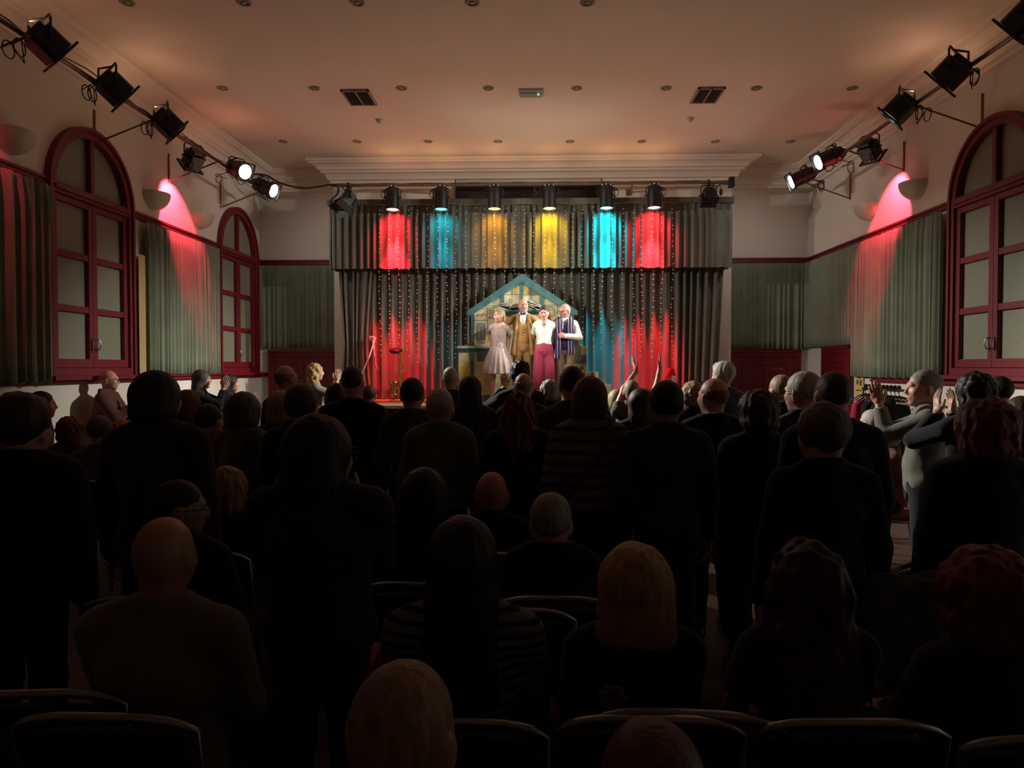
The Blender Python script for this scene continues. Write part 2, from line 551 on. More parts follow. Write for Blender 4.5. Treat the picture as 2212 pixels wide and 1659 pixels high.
# faint handwriting on the door
wr = MB()
wa = P(1668, 797, YB - .055) - dr.location
for k, (dx, dz) in enumerate(((0, 0), (.045, .004), (.09, -.002), (.135, .003), (.175, 0))):
    pts = [wa + Vector((dx + .03 * (i / 9) + .006 * math.sin(i * 1.7 + k), 0, dz + .012 * math.sin(i * 1.9 + k * 2))) for i in range(10)]
    wr.tube([Vector((p.x, p.y, p.z)) for p in pts], .0018, 5)
wr.build('chalk_writing', mat((.45, .3, .3), .9), dr)
door(3, (XR, DR[1], 0), (0, -1, 0), (-1, 0, 0), DR[1] - DR[0], 2.05, 1)
# notice pinned beside that door
nt_ = thing('notice_board', (XR - .012, 11.52, 1.28), 'tall yellow notice with small printed boxes on the right wall by the door', 'notice')
MB().box((-.006, 0, .25), (.012, .28, .56)).build('sheet', mat((.55, .42, .12), .8), nt_)
g = MB()
for (yy, zz, ww, hh) in ((.05, .42, .07, .08), (-.06, .42, .05, .02), (.05, .18, .06, .07), (-.06, .17, .07, .09), (0, .31, .22, .006), (0, .05, .2, .02)):
    g.box((-.014, yy, zz), (.004, ww, hh))
g.build('print', mat((.10, .06, .03), .8), nt_)

# ------------------------------------------------------------------ curtains
def curtain_mesh(path, z0, z1, amp, period, seed, nz=10, gather=0.12, dx=0.012, hemvar=0.01, flare=1.0, top_amp=0.35, skew=None):
    rnd = np.random.RandomState(seed)
    path = [np.array(p, float) for p in path]
    seg = [np.linalg.norm(path[i + 1] - path[i]) for i in range(len(path) - 1)]
    L = sum(seg)
    nx = max(8, int(L / dx))
    s = np.linspace(0, L, nx + 1)
    cum = np.concatenate([[0], np.cumsum(seg)])
    pts = np.zeros((nx + 1, 2)); nor = np.zeros((nx + 1, 2))
    for i in range(nx + 1):
        k = min(len(seg) - 1, int(np.searchsorted(cum, s[i], side='right') - 1))
        t = (s[i] - cum[k]) / seg[k]
        pts[i] = path[k] * (1 - t) + path[k + 1] * t
        d = (path[k + 1] - path[k]) / seg[k]
        nor[i] = (d[1], -d[0])
    # irregular pleats: warp the phase
    warp = np.zeros(nx + 1)
    for _ in range(6):
        warp += rnd.uniform(.3, 1.0) * np.sin(s / L * 2 * PI * rnd.uniform(2, L / period / 2.2) + rnd.uniform(0, 6.28))
    ph = 2 * PI * s / period + warp
    am = amp * (0.75 + 0.35 * np.sin(s * 3.1 + rnd.uniform(0, 6)) * np.sin(s * 1.3 + 1))
    big = np.sin(ph); big = np.sign(big) * np.abs(big) ** 0.75
    fine = np.sin(ph * 2.7 + 1) * 0.22 + 0.12 * np.sin(ph * 5.3)
    zs = np.linspace(0, 1, nz + 1)
    vs = np.zeros((nz + 1, nx + 1, 3))
    for j, t in enumerate(zs):          # t 0 top, 1 bottom
        g = min(1, t / gather) if gather > 0 else 1
        a = am * (top_amp + (1 - top_amp) * g) * (1 + (flare - 1) * t)
        off = a * (big + fine * (1.2 - t)) + (1 - g) * 0.006 * np.sin(ph * 6)
        sl = 0.25 * amp * np.cos(ph + t * 0.6) * g
        vs[j, :, 0] = pts[:, 0] + nor[:, 0] * off + (-nor[:, 1]) * sl
        vs[j, :, 1] = pts[:, 1] + nor[:, 1] * off + (nor[:, 0]) * sl
        zz = z1 + (z0 - z1) * t
        if j == nz:
            zz = zz + hemvar * np.sin(ph * .5 + 1) * np.cos(s * 2)
        vs[j, :, 2] = zz
        if skew is not None:
            vs[j] = skew(vs[j], t)
    mb = MB()
    W_ = nx + 1
    fs = [(j * W_ + i, j * W_ + i + 1, (j + 1) * W_ + i + 1, (j + 1) * W_ + i) for j in range(nz) for i in range(nx)]
    mb.add(vs.reshape(-1, 3).tolist(), fs)
    return mb
def curtain(name, path, z0, z1, m, label, cat='curtain', group=None, **kw):
    o = curtain_mesh(path, z0, z1, **kw).build(name, m, smooth=True)
    centre(o)
    so = o.modifiers.new('thickness', 'SOLIDIFY'); so.thickness = 0.004
    return tag(o, label, cat, group)
STAGE_Z = 1.108
zt = 4.65
# the hall's side curtains, hung under the rail
ctop = ZR - 0.055
curtain('side_curtain', [(XL + .10, 4.2), (XL + .10, 7.58)], ZS - .06, ctop, M['scurtain'], 'long green curtain at the left edge, before the near arched window', amp=.045, period=.13, seed=3)
curtain('side_curtain', [(XL + .10, 9.46), (XL + .10, 11.72)], ZS + .0, ctop, M['scurtain'], 'green curtain between the two arched windows on the left wall, lit by a red wash', amp=.04, period=.11, seed=11)
lin = curtain_mesh([(XL + .09, 9.27), (XL + .09, 9.50)], ZS + .01, 3.2, .012, .06, 5, dx=.01).build('curtain_lining', M['lining'], smooth=True)
centre(lin); tag(lin, 'turned-back tan lining at the edge of the green curtain beside the near left window', 'lining')
curtain('end_curtain', [(XL + .06, YB - .08), (BXL + .03, YB - .08)], 2.06, ctop, M['scurtain'], 'green curtain on the end wall over the red door left of the stage', amp=.03, period=.10, seed=21)
curtain('end_curtain', [(BXR + .02, YB - .08), (XR - .10, YB - .08)], 2.04, ctop, M['scurtain'], 'green curtain on the end wall over the red door right of the stage', amp=.03, period=.11, seed=22)
curtain('side_curtain', [(XR - .10, 13.62), (XR - .10, 11.66)], 2.07, ctop, M['scurtain'], 'shorter green curtain hanging over the door in the right wall', amp=.035, period=.11, seed=31)
curtain('side_curtain', [(XR - .10, 11.64), (XR - .10, 9.14)], ZS - .05, ctop, M['scurtain'], 'long green curtain beside the arched window on the right wall', amp=.045, period=.12, seed=32)
curtain('side_curtain', [(XR - .10, 7.38), (XR - .10, 4.2)], ZS - .05, ctop, M['scurtain'], 'green curtain at the right edge past the arched window', amp=.045, period=.12, seed=33)
# stage pelmet (valance) and main drape
pe_l, pe_r = P(712, 500, 12.62).x, P(1580, 500, 12.62).x
pz0, pz1 = P(1150, 579, 12.62).z, P(1150, 437, 12.62).z
tag(centre(curtain_mesh([(pe_l + .05, YF - .02), (pe_l, 12.62), (pe_r, 12.62), (pe_r - .05, YF - .02)], pz0, pz1, .044, .125, 41, nz=12, gather=.25, dx=.010, top_amp=.25)
    .build('stage_pelmet', M['curtain'], smooth=True)), 'deep pleated grey-green pelmet across the top of the stage', 'pelmet')
mb = MB(); 
mb.span((pe_l - .01, 12.57, pz1 - .03), (pe_r + .01, 12.61, pz1 + .045)); mb.span((pe_l - .01, 12.6, pz1 + .01), (pe_l + .05, YF, pz1 + .045)); mb.span((pe_r - .05, 12.6, pz1 + .01), (pe_r + .01, YF, pz1 + .045))
hb = curtain_mesh([(pe_l - .02, YF - .01), (pe_l - .03, 12.56), (pe_r + .03, 12.56), (pe_r + .02, YF - .01)], pz1 - .04, pz1 + .06, .006, .022, 42, nz=3, gather=0, dx=.005, top_amp=1).build('pelmet_heading', M['curtain'], smooth=True)
centre(hb); tag(hb, 'gathered heading band along the top of the stage pelmet', 'heading')
mc_l, mc_r = P(735, 700, 12.92).x, P(1556, 700, 12.92).x
def flow(v, t):
    # right edge swings in a little toward the floor
    f = np.clip((v[:, 0] - 2.6) / 0.9, 0, 1)
    v[:, 0] -= f * 0.14 * t
    return v
curtain('stage_curtain', [(P(806, 700, 12.92).x, 12.93), (mc_r + .06, 12.93)], STAGE_Z + .01, pz0 + .35, M['curtain'],
        'wide main stage drape behind the fairy lights, striped with coloured light', amp=.055, period=.155, seed=51, nz=14, dx=.011, gather=.1, skew=flow)
def flow2(v, t):
    f = np.clip((v[:, 0] - v[:, 0].min()) / 0.6, 0, 1)
    tt = max(0, 1 - abs(t - .62) / .62)
    v[:, 0] += (0.5 - f) * .22 * tt
    return v
curtain('stage_curtain', [(mc_l - .02, 12.80), (P(812, 700, 12.8).x, 12.80)], STAGE_Z + .01, pz0 + .3, M['curtain'],
        'narrow left panel of the stage curtain, drawn in at waist height', amp=.045, period=.12, seed=52, nz=18, dx=.01, gather=.1, skew=flow2)
# ------------------------------------------------------------------ stage
SY = 10.85
sl, sr = -3.72, 3.58
stg = thing('stage', (0, SY, 0), 'raised wooden stage with a dark skirted front', 'stage')
def kid(o, par):
    o.parent = par; o.location = Vector(o.location) - Vector(par.location); return o
kid(MB().span((sl, SY, STAGE_Z - .05), (sr, YF - .025, STAGE_Z)).build('deck', M['stage'], bevel=.006), stg)
kid(centre(curtain_mesh([(sl + .02, SY + .06), (sr - .02, SY + .06)], .01, STAGE_Z - .052, .018, .055, 61, nz=3, gather=0, dx=.008)
    .build('skirt', mat((.05, .045, .05), .9), smooth=True)), stg)
kid(MB().span((sl, SY + .12, 0), (sr, YF - .025, STAGE_Z - .05)).build('base', M['grille']), stg)
for k in range(6):
    fx = -3.0 + 1.2 * k
    spot('footlight', (fx, SY - .02, STAGE_Z + .02), (fx * 1.05, SY - 1.3, STAGE_Z + 4), W_LIPFILL, (1, .64, .45), 130, .8, .12, stg)  # added uplight to brighten the ceiling; the stage has no lamps here

# grille high on the breast wall
ga, gb = P(983, 382, YF), P(1300, 433, YF)
g = thing('air_grille', ((ga.x + gb.x) / 2, YF, gb.z), 'long dark louvred grille high on the wall above the stage', 'air vent')
gw, gh = gb.x - ga.x, ga.z - gb.z
MB().box((0, -.01, gh / 2), (gw, .02, gh)).build('backing', mat((.012, .01, .01), .8), g)
mb = MB(); nsl = 16
for k in range(nsl):
    mb.box((0, -.035, gh * (k + .5) / nsl), (gw - .04, .035, gh / nsl * .45), Matrix.Rotation(.5, 3, 'X'))
mb.build('louvres', M['grille'], g)
mb = MB()
for (a, b) in (((-gw / 2, -.055, 0), (-gw / 2 + .025, 0, gh)), ((gw / 2 - .025, -.055, 0), (gw / 2, 0, gh)), ((-gw / 2, -.055, 0), (gw / 2, 0, .02)), ((-gw / 2, -.055, gh - .02), (gw / 2, 0, gh))):
    mb.span(a, b)
mb.build('frame', M['grillelight'], g, bevel=.002)

# ------------------------------------------------------------------ ceiling fittings
def copy_tree(o, parent=None):
    c = o.copy(); C.objects.link(c)
    if parent is not None:
        c.parent = parent
        c.matrix_parent_inverse = o.matrix_parent_inverse.copy()
    for ch in o.children:
        copy_tree(ch, c)
    return c
dl0 = None
rows = [('nearest the stage', 305, [612, 772, 925, 1076, 1231, 1386, 1545, 1707]),
        ('mid ceiling', 190, [481, 679, 867, 1055, 1246, 1439, 1634, 1841]),
        ('nearest the camera', 5, [275, 527, 772, 1020, 1269])]
ordn = ['first', 'second', 'third', 'fourth', 'fifth', 'sixth', 'seventh', 'eighth']
for (rn, py, xs) in rows:
    for k, px in enumerate(xs):
        p = PZ(px, py, ZC)
        lab = 'small recessed downlight, %s from the left in the row %s' % (ordn[k], rn)
        if dl0 is None:
            t = thing('ceiling_downlight', (p.x, p.y, ZC), lab, 'downlight', 'unlit recessed ceiling downlights')
            MB().lathe([(.075, 0), (.078, -.004), (.072, -.012), (.055, -.010), (.05, 0)], 24).build('bezel', mat((.30, .22, .16), .5), t, smooth=True)
            MB().lathe([(0, -.001), (.052, -.001)], 24).build('lamp_face', mat((.10, .07, .05), .4), t)
            MB().lathe([(0, -.012), (.02, -.011), (.03, -.004), (.03, -.002)], 16).build('bulb', mat((.35, .28, .22), .3), t, smooth=True)
            dl0 = t
        else:
            t = copy_tree(dl0)
            t.location = (p.x, p.y, ZC); t['label'] = lab
def ceiling_vent(a, b, label):
    t = thing('ceiling_vent', ((a.x + b.x) / 2, (a.y + b.y) / 2, ZC), label, 'air vent', 'ceiling air vents')
    w, l = abs(b.x - a.x), abs(b.y - a.y)
    MB().box((0, 0, -.004), (w - .02, l - .02, .008)).build('backing', M['grille'], t)
    mb = MB()
    n = 14
    for k in range(n):
        mb.box((0, -l / 2 + l * (k + .5) / n, -.018), (w - .03, .02, .006), Matrix.Rotation(.6, 3, 'X'))
    mb.build('slats', mat((.15, .12, .10), .5), t)
    mb = MB()
    e = .025
    for (p, q) in (((-w / 2, -l / 2), (w / 2, -l / 2 + e)), ((-w / 2, l / 2 - e), (w / 2, l / 2)), ((-w / 2, -l / 2), (-w / 2 + e, l / 2)), ((w / 2 - e, -l / 2), (w / 2, l / 2)), ((-.01, -l / 2), (.01, l / 2))):
        mb.span((p[0], p[1], -.03), (q[0], q[1], 0))
    mb.build('frame', mat((.33, .25, .19), .5), t, bevel=.002)
ceiling_vent(PZ(735, 193, ZC), PZ(815, 224, ZC), 'square dark ceiling vent on the left half of the ceiling')
ceiling_vent(PZ(1490, 220, ZC), PZ(1568, 187, ZC), 'square dark ceiling vent on the right half of the ceiling')
for (px, py, lab) in ((819, 258, 'small white smoke detector behind the left ceiling vent'), (1491, 255, 'small white smoke detector behind the right ceiling vent')):
    p = PZ(px, py, ZC)
    t = thing('smoke_detector', (p.x, p.y, ZC), lab, 'smoke detector', 'smoke detectors')
    MB().lathe([(0, -.012), (.055, -.012), (.06, 0)], 24).build('base', mat((.4, .33, .27), .5), t, smooth=True)
    MB().lathe([(0, -.055), (.028, -.052), (.04, -.035), (.04, -.012)], 24).build('head', mat((.4, .33, .27), .5), t, smooth=True)
p = PZ(1147, 197, ZC)
t = thing('emergency_light', (p.x, p.y, ZC), 'white emergency light box with a small green indicator in the ceiling centre', 'emergency light')
MB().box((0, 0, -.02), (.34, .20, .04)).build('housing', mat((.45, .40, .34), .5), t, bevel=.01)
MB().box((0, -.0, -.05), (.30, .14, .03)).build('diffuser', mat((.30, .32, .27), .3), t, bevel=.012)
MB().box((.10, -.06, -.068), (.016, .05, .008)).build('indicator', mat((.05, .4, .15), .3, emit=(.1, 1, .35), es=2.5), t)
# ------------------------------------------------------------------ lamps on bars
def emis(col, es):
    return mat(tuple(c * .3 for c in col), 0.3, emit=tuple(col), es=es)
def yoke(mb, r, back, h):
    """U bracket in the lamp frame (lamp axis -Z, hang point +h)"""
    mb.tube([(-r - .02, 0, back), (-r - .02, 0, h - .03), (-r + .02, 0, h), (r - .02, 0, h), (r + .02, 0, h - .03), (r + .02, 0, back)], .009, 6)
def place(o, R):
    o.rotation_euler = R.to_euler()
def par_can(name, hang, d, label, col, group, lit=4.0, scale=1.0, doors=False, loops=1, seed=0, power=None, cone=44, blend=.55, target=None, tint=None, spotrad=.05, up=None):
    """par lantern; hang: where its clamp grips the bar, d: beam direction"""
    rnd = random.Random(seed)
    t = thing(name, hang, label, 'stage light', group)
    R = aim_rot(d)
    S = scale
    off = Vector((0, 0, -.17 * S)) if up is None else Vector((up, 0, .02))
    def L(mb, nm, m, **k):
        o = mb.build(nm, m, t, **k)
        o.location = off
        place(o, R)
        return o
    # body: tin with domed rear
    prof = [(0, .21), (.03, .208), (.06, .19), (.085, .155), (.098, .11), (.102, .05), (.102, .04), (.108, .04), (.108, .02), (.102, .02), (.102, -.16), (.112, -.16), (.112, -.185), (.096, -.185), (.096, -.02), (0, .06)]
    prof = [(a * S, b * S) for a, b in prof]
    b = L(MB().lathe(prof, 28), 'can', M['black'], smooth=True, autosmooth=35)
    vent = MB()
    for k in range(6):
        a = k * PI / 3 + .4
        vent.ball((.072 * S * math.cos(a), .072 * S * math.sin(a), .172 * S), .008 * S, 8, 5)
    vm = emis((1, .88, .8), .9 if lit > 0 else 0.0)
    vv = vent.build('vent_holes', vm, b)
    fr = MB()
    q = .125 * S
    fr.span((-q, -q, -.200 * S), (q, -q + .02, -.186 * S)); fr.span((-q, q - .02, -.200 * S), (q, q, -.186 * S))
    fr.span((-q, -q, -.200 * S), (-q + .02, q, -.186 * S)); fr.span((q - .02, -q, -.200 * S), (q, q, -.186 * S))
    if doors:
        L(fr, 'filter_frame', M['black'])
    if lit > 0:
        L(MB().lathe([(0, -.155 * S), (.05 * S, -.160 * S), (.095 * S, -.172 * S)], 28), 'lens', emis(col, lit), smooth=True)
    else:
        L(MB().lathe([(0, -.14 * S), (.05 * S, -.15 * S), (.095 * S, -.16 * S)], 28), 'lens', M['blackgloss'], smooth=True)
    # yoke hangs vertically from the bar
    ang = Vector((d[0], d[1], 0))
    az = math.atan2(ang.y, ang.x) if ang.length > .05 else -PI / 2
    yk = MB()
    r = .115 * S
    yk.tube([(0, -r - .01, -.17 * S), (0, -r - .01, -.05), (0, -r + .03, -.025), (0, r - .03, -.025), (0, r + .01, -.05), (0, r + .01, -.17 * S)], .010, 6)
    for sgn in (-1, 1):
        yk.tube([(0, sgn * (r - .01), -.17 * S), (0, sgn * (r + .035), -.17 * S)], .012, 8)
    yo = yk.build('yoke', M['black'], t)
    if up is None:
        yo.rotation_euler = (0, 0, az)
    else:
        yo.location = off + Vector((0, 0, .17 * S)); yo.rotation_euler = (0, 0, az)
        lk = MB(); lk.tube([(0, 0, .03), (0, 0, .15), off + Vector((0, 0, .15 * S))], .012, 8); lk.build('hook_arm', M['black'], t)
    cl = MB(); cl.box((0, 0, 0), (.045, .05, .075)); cl.tube([(0, 0, -.04), (0, 0, -.02)], .02, 8); cl.tube([(0, .02, .0), (0, .075, .0)], .006, 6); cl.box((0, .075, 0), (.01, .02, .035))
    c2 = cl.build('clamp', M['black'], t); c2.rotation_euler = (0, 0, az)
    tail = MB()
    for k in range(loops):
        x0 = rnd.choice((-1, 1)) * .10 * S
        pts = []
        for i in range(22):
            a = i / 21 * 2 * PI * 1.15
            pts.append(Vector((x0 * (1 + .2 * k) + .055 * math.sin(a) * (1 if x0 > 0 else -1) + .04 * (1 if x0 > 0 else -1), .03 * math.cos(a * .5) + .03 * k, -.12 + .065 * math.cos(a) * (1 + .3 * k))))
        tail.tube([Vector((0, 0, -.02))] + pts + [Vector((x0 * .3, .02, -.10 * S))], .0055, 6)
    tail.build('cable', M['rubber'], t, smooth=True)
    if power:
        dn = Vector(d).normalized()
        src = Vector(hang) + off + dn * .21 * S
        spot('beam', src, src + dn if target is None else target, power, tint or col, cone, blend, spotrad, t)
    return t
def fresnel(name, hang, d, label, group, lit=None, seed=0, scale=1.0, kind='box', power=None, target=None, cone=16, col=(1, .93, .82), barn=True, blend=.25, tint=None, arm=0, up=None):
    """square theatre lantern with barn door / colour frame runners"""
    rnd = random.Random(seed)
    t = thing(name, hang, label, 'stage light', group)
    R = aim_rot(d); S = scale
    off = Vector((0, 0, -.20 * S)) if up is None else Vector((up, 0, .0))
    def L(mb, nm, m, **k):
        o = mb.build(nm, m, t, **k); o.location = off; place(o, R); return o
    bd = MB()
    bd.prism([(-.11, -.085), (-.085, -.115), (.085, -.115), (.11, -.085), (.11, .085), (.085, .115), (-.085, .115), (-.11, .085)], (0, 0, -.13 * S), (S, 0, 0), (0, S, 0), (0, 0, .21 * S))
    bd.prism([(-.07, -.08), (.07, -.08), (.08, .06), (.05, .09), (-.05, .09), (-.08, .06)], (0, 0, .08 * S), (S, 0, 0), (0, S, 0), (0, 0, .05 * S))
    body = L(bd, 'housing', M['black'], bevel=.006)
    fins = MB()
    for k in range(4):
        fins.span((-.117 * S, -.08 * S, (-.06 + k * .03) * S), (.117 * S, .08 * S, (-.053 + k * .03) * S))
    fins.build('cooling_fins', M['black'], body)
    fr = MB(); q = .145 * S
    fr.span((-q, -q, -.155 * S), (q, -q + .035, -.135 * S)); fr.span((-q, q - .035, -.155 * S), (q, q, -.135 * S))
    fr.span((-q, -q, -.155 * S), (-q + .035, q, -.135 * S)); fr.span((q - .035, -q, -.155 * S), (q, q, -.135 * S))
    if barn:
        for sx in (-1, 1):
            fr.prism([(-.13, 0), (.13, 0), (.16, .15), (-.16, .15)], (sx * .14 * S, 0, -.15 * S), (0, S, 0), (sx * .18 * S, 0, -S), (.003, 0, 0))
    L(fr, 'barn_door' if barn else 'filter_frame', M['black'])
    L(MB().lathe([(0, -.125 * S), (.07 * S, -.132 * S), (.1 * S, -.137 * S)], 24), 'lens', emis(lit[0], lit[1]) if lit else M['blackgloss'], smooth=True)
    az = math.atan2(d[1], d[0])
    yk = MB(); r = .14 * S
    yk.tube([(0, -r, -.2 * S), (0, -r, -.05), (0, -r + .03, -.015), (0, r - .03, -.015), (0, r, -.05), (0, r, -.2 * S)], .011, 6)
    for sgn in (-1, 1):
        yk.tube([(0, sgn * (r - .04), -.2 * S), (0, sgn * (r + .035), -.2 * S)], .014, 8)
    yo = yk.build('yoke', M['black'], t); yo.rotation_euler = (0, 0, az)
    if up is not None:
        yo.location = off + Vector((0, 0, .21 * S))
        lk = MB(); lk.tube([(0, 0, .03), (0, 0, .19), off + Vector((0, 0, .195 * S))], .012, 8); lk.build('hook_arm', M['black'], t)
    cl = MB(); cl.box((0, 0, 0), (.045, .05, .085)); cl.tube([(0, 0, .03), (0, 0, .075)], .008, 8); cl.box((0, 0, .08), (.05, .012, .012))
    if arm: cl.tube([(0, 0, .03), (arm, 0, .035)], .014, 8)
    cl.build('clamp', M['black'], t)
    tail = MB()
    for k in range(2):
        pts = []
        sx = -1 if rnd.random() < .5 else 1
        sy = -1
        for i in range(26):
            a = i / 25 * 2 * PI * 1.3
            pts.append(Vector((sx * (.03 + .02 * k), sy * (.16 + .03 * k) - .075 * math.cos(a), -.12 + .075 * math.sin(a) - .03 * k)))
        tail.tube([Vector((0, 0, 0.01)), Vector((sx * .02, -.08, 0))] + pts + [Vector((0, -.06, -.2 * S))], .0055, 6)
    tail.build('cable', M['rubber'], t, smooth=True)
    if power:
        dn = Vector(d).normalized()
        src = Vector(hang) + off + dn * .17 * S
        spot('beam', src, target, power, tint or col, cone, blend, .05, t)
    return t

# ---- side bars with their wall brackets
BLX, BLZ = -4.60, 4.69
BRX, BRZ = 4.42, 4.76
def hbar(x, z, xwall, label):
    t = thing('lighting_bar', (x, (Y0 + 12.3) / 2, z), label, 'lighting bar')
    yc = t.location.y
    m1 = MB(); m1.tube([(0, 2.0 - yc, 0), (0, 12.25 - yc, 0)], .024, 12)
    m1.build('bar', M['pipe'], t, smooth=True, autosmooth=40)
    s = 1 if xwall > x else -1
    for y in (4.2, 6.35, 8.5, 10.25, 11.95):
        b = MB()
        b.tube([(s * (abs(xwall - x) - .012), y - yc, .12), (s * (abs(xwall - x) - .012), y - yc, -.30)], .012, 6)
        b.tube([(s * (abs(xwall - x) - .012), y - yc, -.28), (0, y - yc, 0)], .011, 6)
        b.build('bracket', M['pipe'], t)
    cb = MB(); rnd = random.Random(3 if s > 0 else 4)
    for k in range(3):
        pts = []
        for i in range(90):
            y = 2.0 + (12.2 - 2.0) * i / 89
            pts.append((.02 * math.cos(y * 3 + k * 2) + .01 * k, y - yc, .028 + .012 * k - abs(math.sin(y * 1.9 + k)) * .05))
        cb.tube(pts, .006, 6)
    cb.build('cable', M['rubber'], t, smooth=True)
    return t
hbar(BLX, BLZ, XL, 'lighting bar carrying lamps along the left wall')
hbar(BRX, BRZ, XR, 'lighting bar carrying lamps along the right wall')
PERF = Vector((-0.03, 11.85, 2.05))
WH = (1.0, 0.93, 0.82)
def yl(px): return P(px, 400, 1).x and (BLX / ((P(px, 420, 1).x)))
# (photo x, kind, target, label)
def side_y(px, X):
    d = ray(px, 300); return X / d.x
Llist = [(50, 'f', 0), (204, 'f', 1), (326, 'f', 2), (416, 'b', 3), (490, 'p', 4), (550, 'p', 5)]
Rlist = [(2222, 'f', 0), (2064, 'f', 1), (1954, 'f', 2), (1857, 'b', 3), (1800, 'p', 4), (1741, 'p', 5)]
nth = ['nearest the camera', 'second from the camera', 'third from the camera', 'fourth from the camera', 'fifth from the camera', 'farthest from the camera']
for side, lst, X, Z in (('left', Llist, BLX, BLZ), ('right', Rlist, BRX, BRZ)):
    sg = 1 if side == 'left' else -1
    for (px, kd, i) in lst:
        y = side_y(px, X)
        hang = Vector((X, y, Z - .035))
        src = hang + Vector((0, 0, -.2))
        if kd == 'f':
            tgt = PERF + Vector((sg * .25 * (i - 1), 0, .1 * (i - 1)))
            fresnel('theatre_lantern', hang, Vector((tgt.x, tgt.y, -.6)) - hang, 'black box lantern with colour frame on the %s wall bar, %s' % (side, nth[i]), 'lamps on the side bars',
                    seed=i + 10 * sg, scale=1.08, barn=False, up=sg * .15, lit=None if (side, i) != ('right', 2) else (WH, 6), power=W_FRONT, target=tgt, cone=9.5, tint=WH)
            if i in (1, 2):
                lt = bpy.data.objects['theatre_lantern' if 'theatre_lantern.001' not in bpy.data.objects else sorted(o.name for o in bpy.data.objects if o.name.startswith('theatre_lantern.'))[-1]]
                ls = hang + Vector((sg * .2, .25, -.35))
                spot('soft_edge', ls, (sg * 4.0, 13.7, 3.3), W_WALLFILL, (1, .93, .82), 50, 1.0, .08, lt)  # added fill aimed at the end wall, apart from the lantern's own beam
        elif kd == 'b':
            xw = XL if side == 'left' else XR
            d = Vector((-sg * .55 * 0 + sg * .15, -.1, -1.0)) if side == 'right' else Vector((sg * .2, .15, -1))
            d = Vector((-sg * .80, .55, -1.0))
            hang = hang + Vector((-sg * .22, .42, .0))
            col = (1, .05, .10)
            fresnel('theatre_lantern', hang, d, 'square black lantern with a red filter on the %s wall bar, %s' % (side, nth[i]), 'lamps on the side bars',
                    seed=5 + i, scale=1.0, barn=False, up=0.0001, lit=((1, .06, .12), 5.0) if side == 'right' else ((1, .06, .12), .8), power=W_RED, target=hang + d, cone=62, tint=col, blend=.2, arm=sg * .22)
        else:
            tgt = PERF + Vector((0, -.1, .1)) if i == 5 else Vector((-sg * XL * .93 if side == 'left' else XL * .93, 10.2, .9))
            pd = Vector((sg * 1.0, -.62 if side == 'left' else -.10, -.43)) if i == 4 else Vector((sg * 1.0, -.26 if side == 'left' else .02, -.43))
            pl = par_can('par_lamp', hang, pd, 'short black spotlight with glowing white lens on the %s wall bar, %s' % (side, nth[i]), (.92, .96, 1.0), 'lamps on the side bars',
                    lit=14.0, scale=1.12, up=sg * .13, doors=True, loops=2, seed=i, power=W_SIDE * (1.7 if side == 'left' and i == 4 else 1.0), cone=40 if side == 'left' else 33, blend=.9, tint=(1, .95, .85))
            if i == 5: spot('spill', hang + Vector((sg * .3, -.05, -.15)), (-sg * 3.9, 13.7, 3.5), 42, (1, .95, .86), 105, 1.0, .1, pl)

lx = BLX - .22
rl = fresnel('theatre_lantern', Vector((lx, 5.62, BLZ - .035)), Vector((-.8, .75, -1.0)), 'square black lantern with red filter just outside the left edge of view', 'lamps on the side bars', seed=77, barn=False, up=0.0001, lit=((1, .06, .12), 3.0),
             power=W_RED * .28, target=Vector((lx, 5.62, BLZ - .035)) + Vector((-.8, .75, -1.0)), cone=62, tint=(1, .05, .10), blend=.3, arm=.22)
# ---- the bar over the stage
SBY, SBZ = 12.37, P(1150, 398, 12.37).z
x0, x1 = P(716, 398, SBY).x, P(1572, 398, SBY).x
t = thing('lighting_bar', (0, SBY, SBZ), 'long horizontal lighting bar over the front of the stage pelmet', 'lighting bar')
m1 = MB(); m1.tube([(x0, 0, 0), (x1, 0, 0)], .024, 12); m1.build('bar', M['pipe'], t, smooth=True, autosmooth=40)
for k, x in enumerate((x0 + .15, -1.7, 0, 1.7, x1 - .1)):
    b = MB(); b.tube([(x, 0, 0), (x, YF - SBY - .02, .02)], .014, 8); b.box((x, YF - SBY - .028, .02), (.08, .016, .12))
    b.build('bracket', M['pipe'], t)
cb = MB()
for k in range(2):
    cb.tube([(x0 + (x1 - x0) * i / 80, .01 + .01 * k, .03 + .008 * math.sin(i * .7 + k * 2)) for i in range(81)], .006, 6)
cb.tube([(P(1160, 412, SBY).x + .055 * math.cos(a * PI / 10), -.03, -.10 + .055 * math.sin(a * PI / 10)) for a in range(22)], .006, 6)
cb.build('cable', M['rubber'], t, smooth=True)
RED, CYAN, AMB, YEL = (1, .012, .022), (0.0, .70, 1), (1, .38, .01), (1, .55, .0)
pars = [(848, RED, (1, .62, .72), 'pink-red', 1.0), (953, CYAN, (.1, .65, 1), 'blue', .16), (1068, AMB, (1, .55, .12), 'orange', .24), (1187, YEL, (1, .75, .15), 'yellow', .5),
        (1310, CYAN, (.25, .85, 1), 'bright cyan', .75), (1413, RED, (1, .45, .65), 'pink', 1.0)]
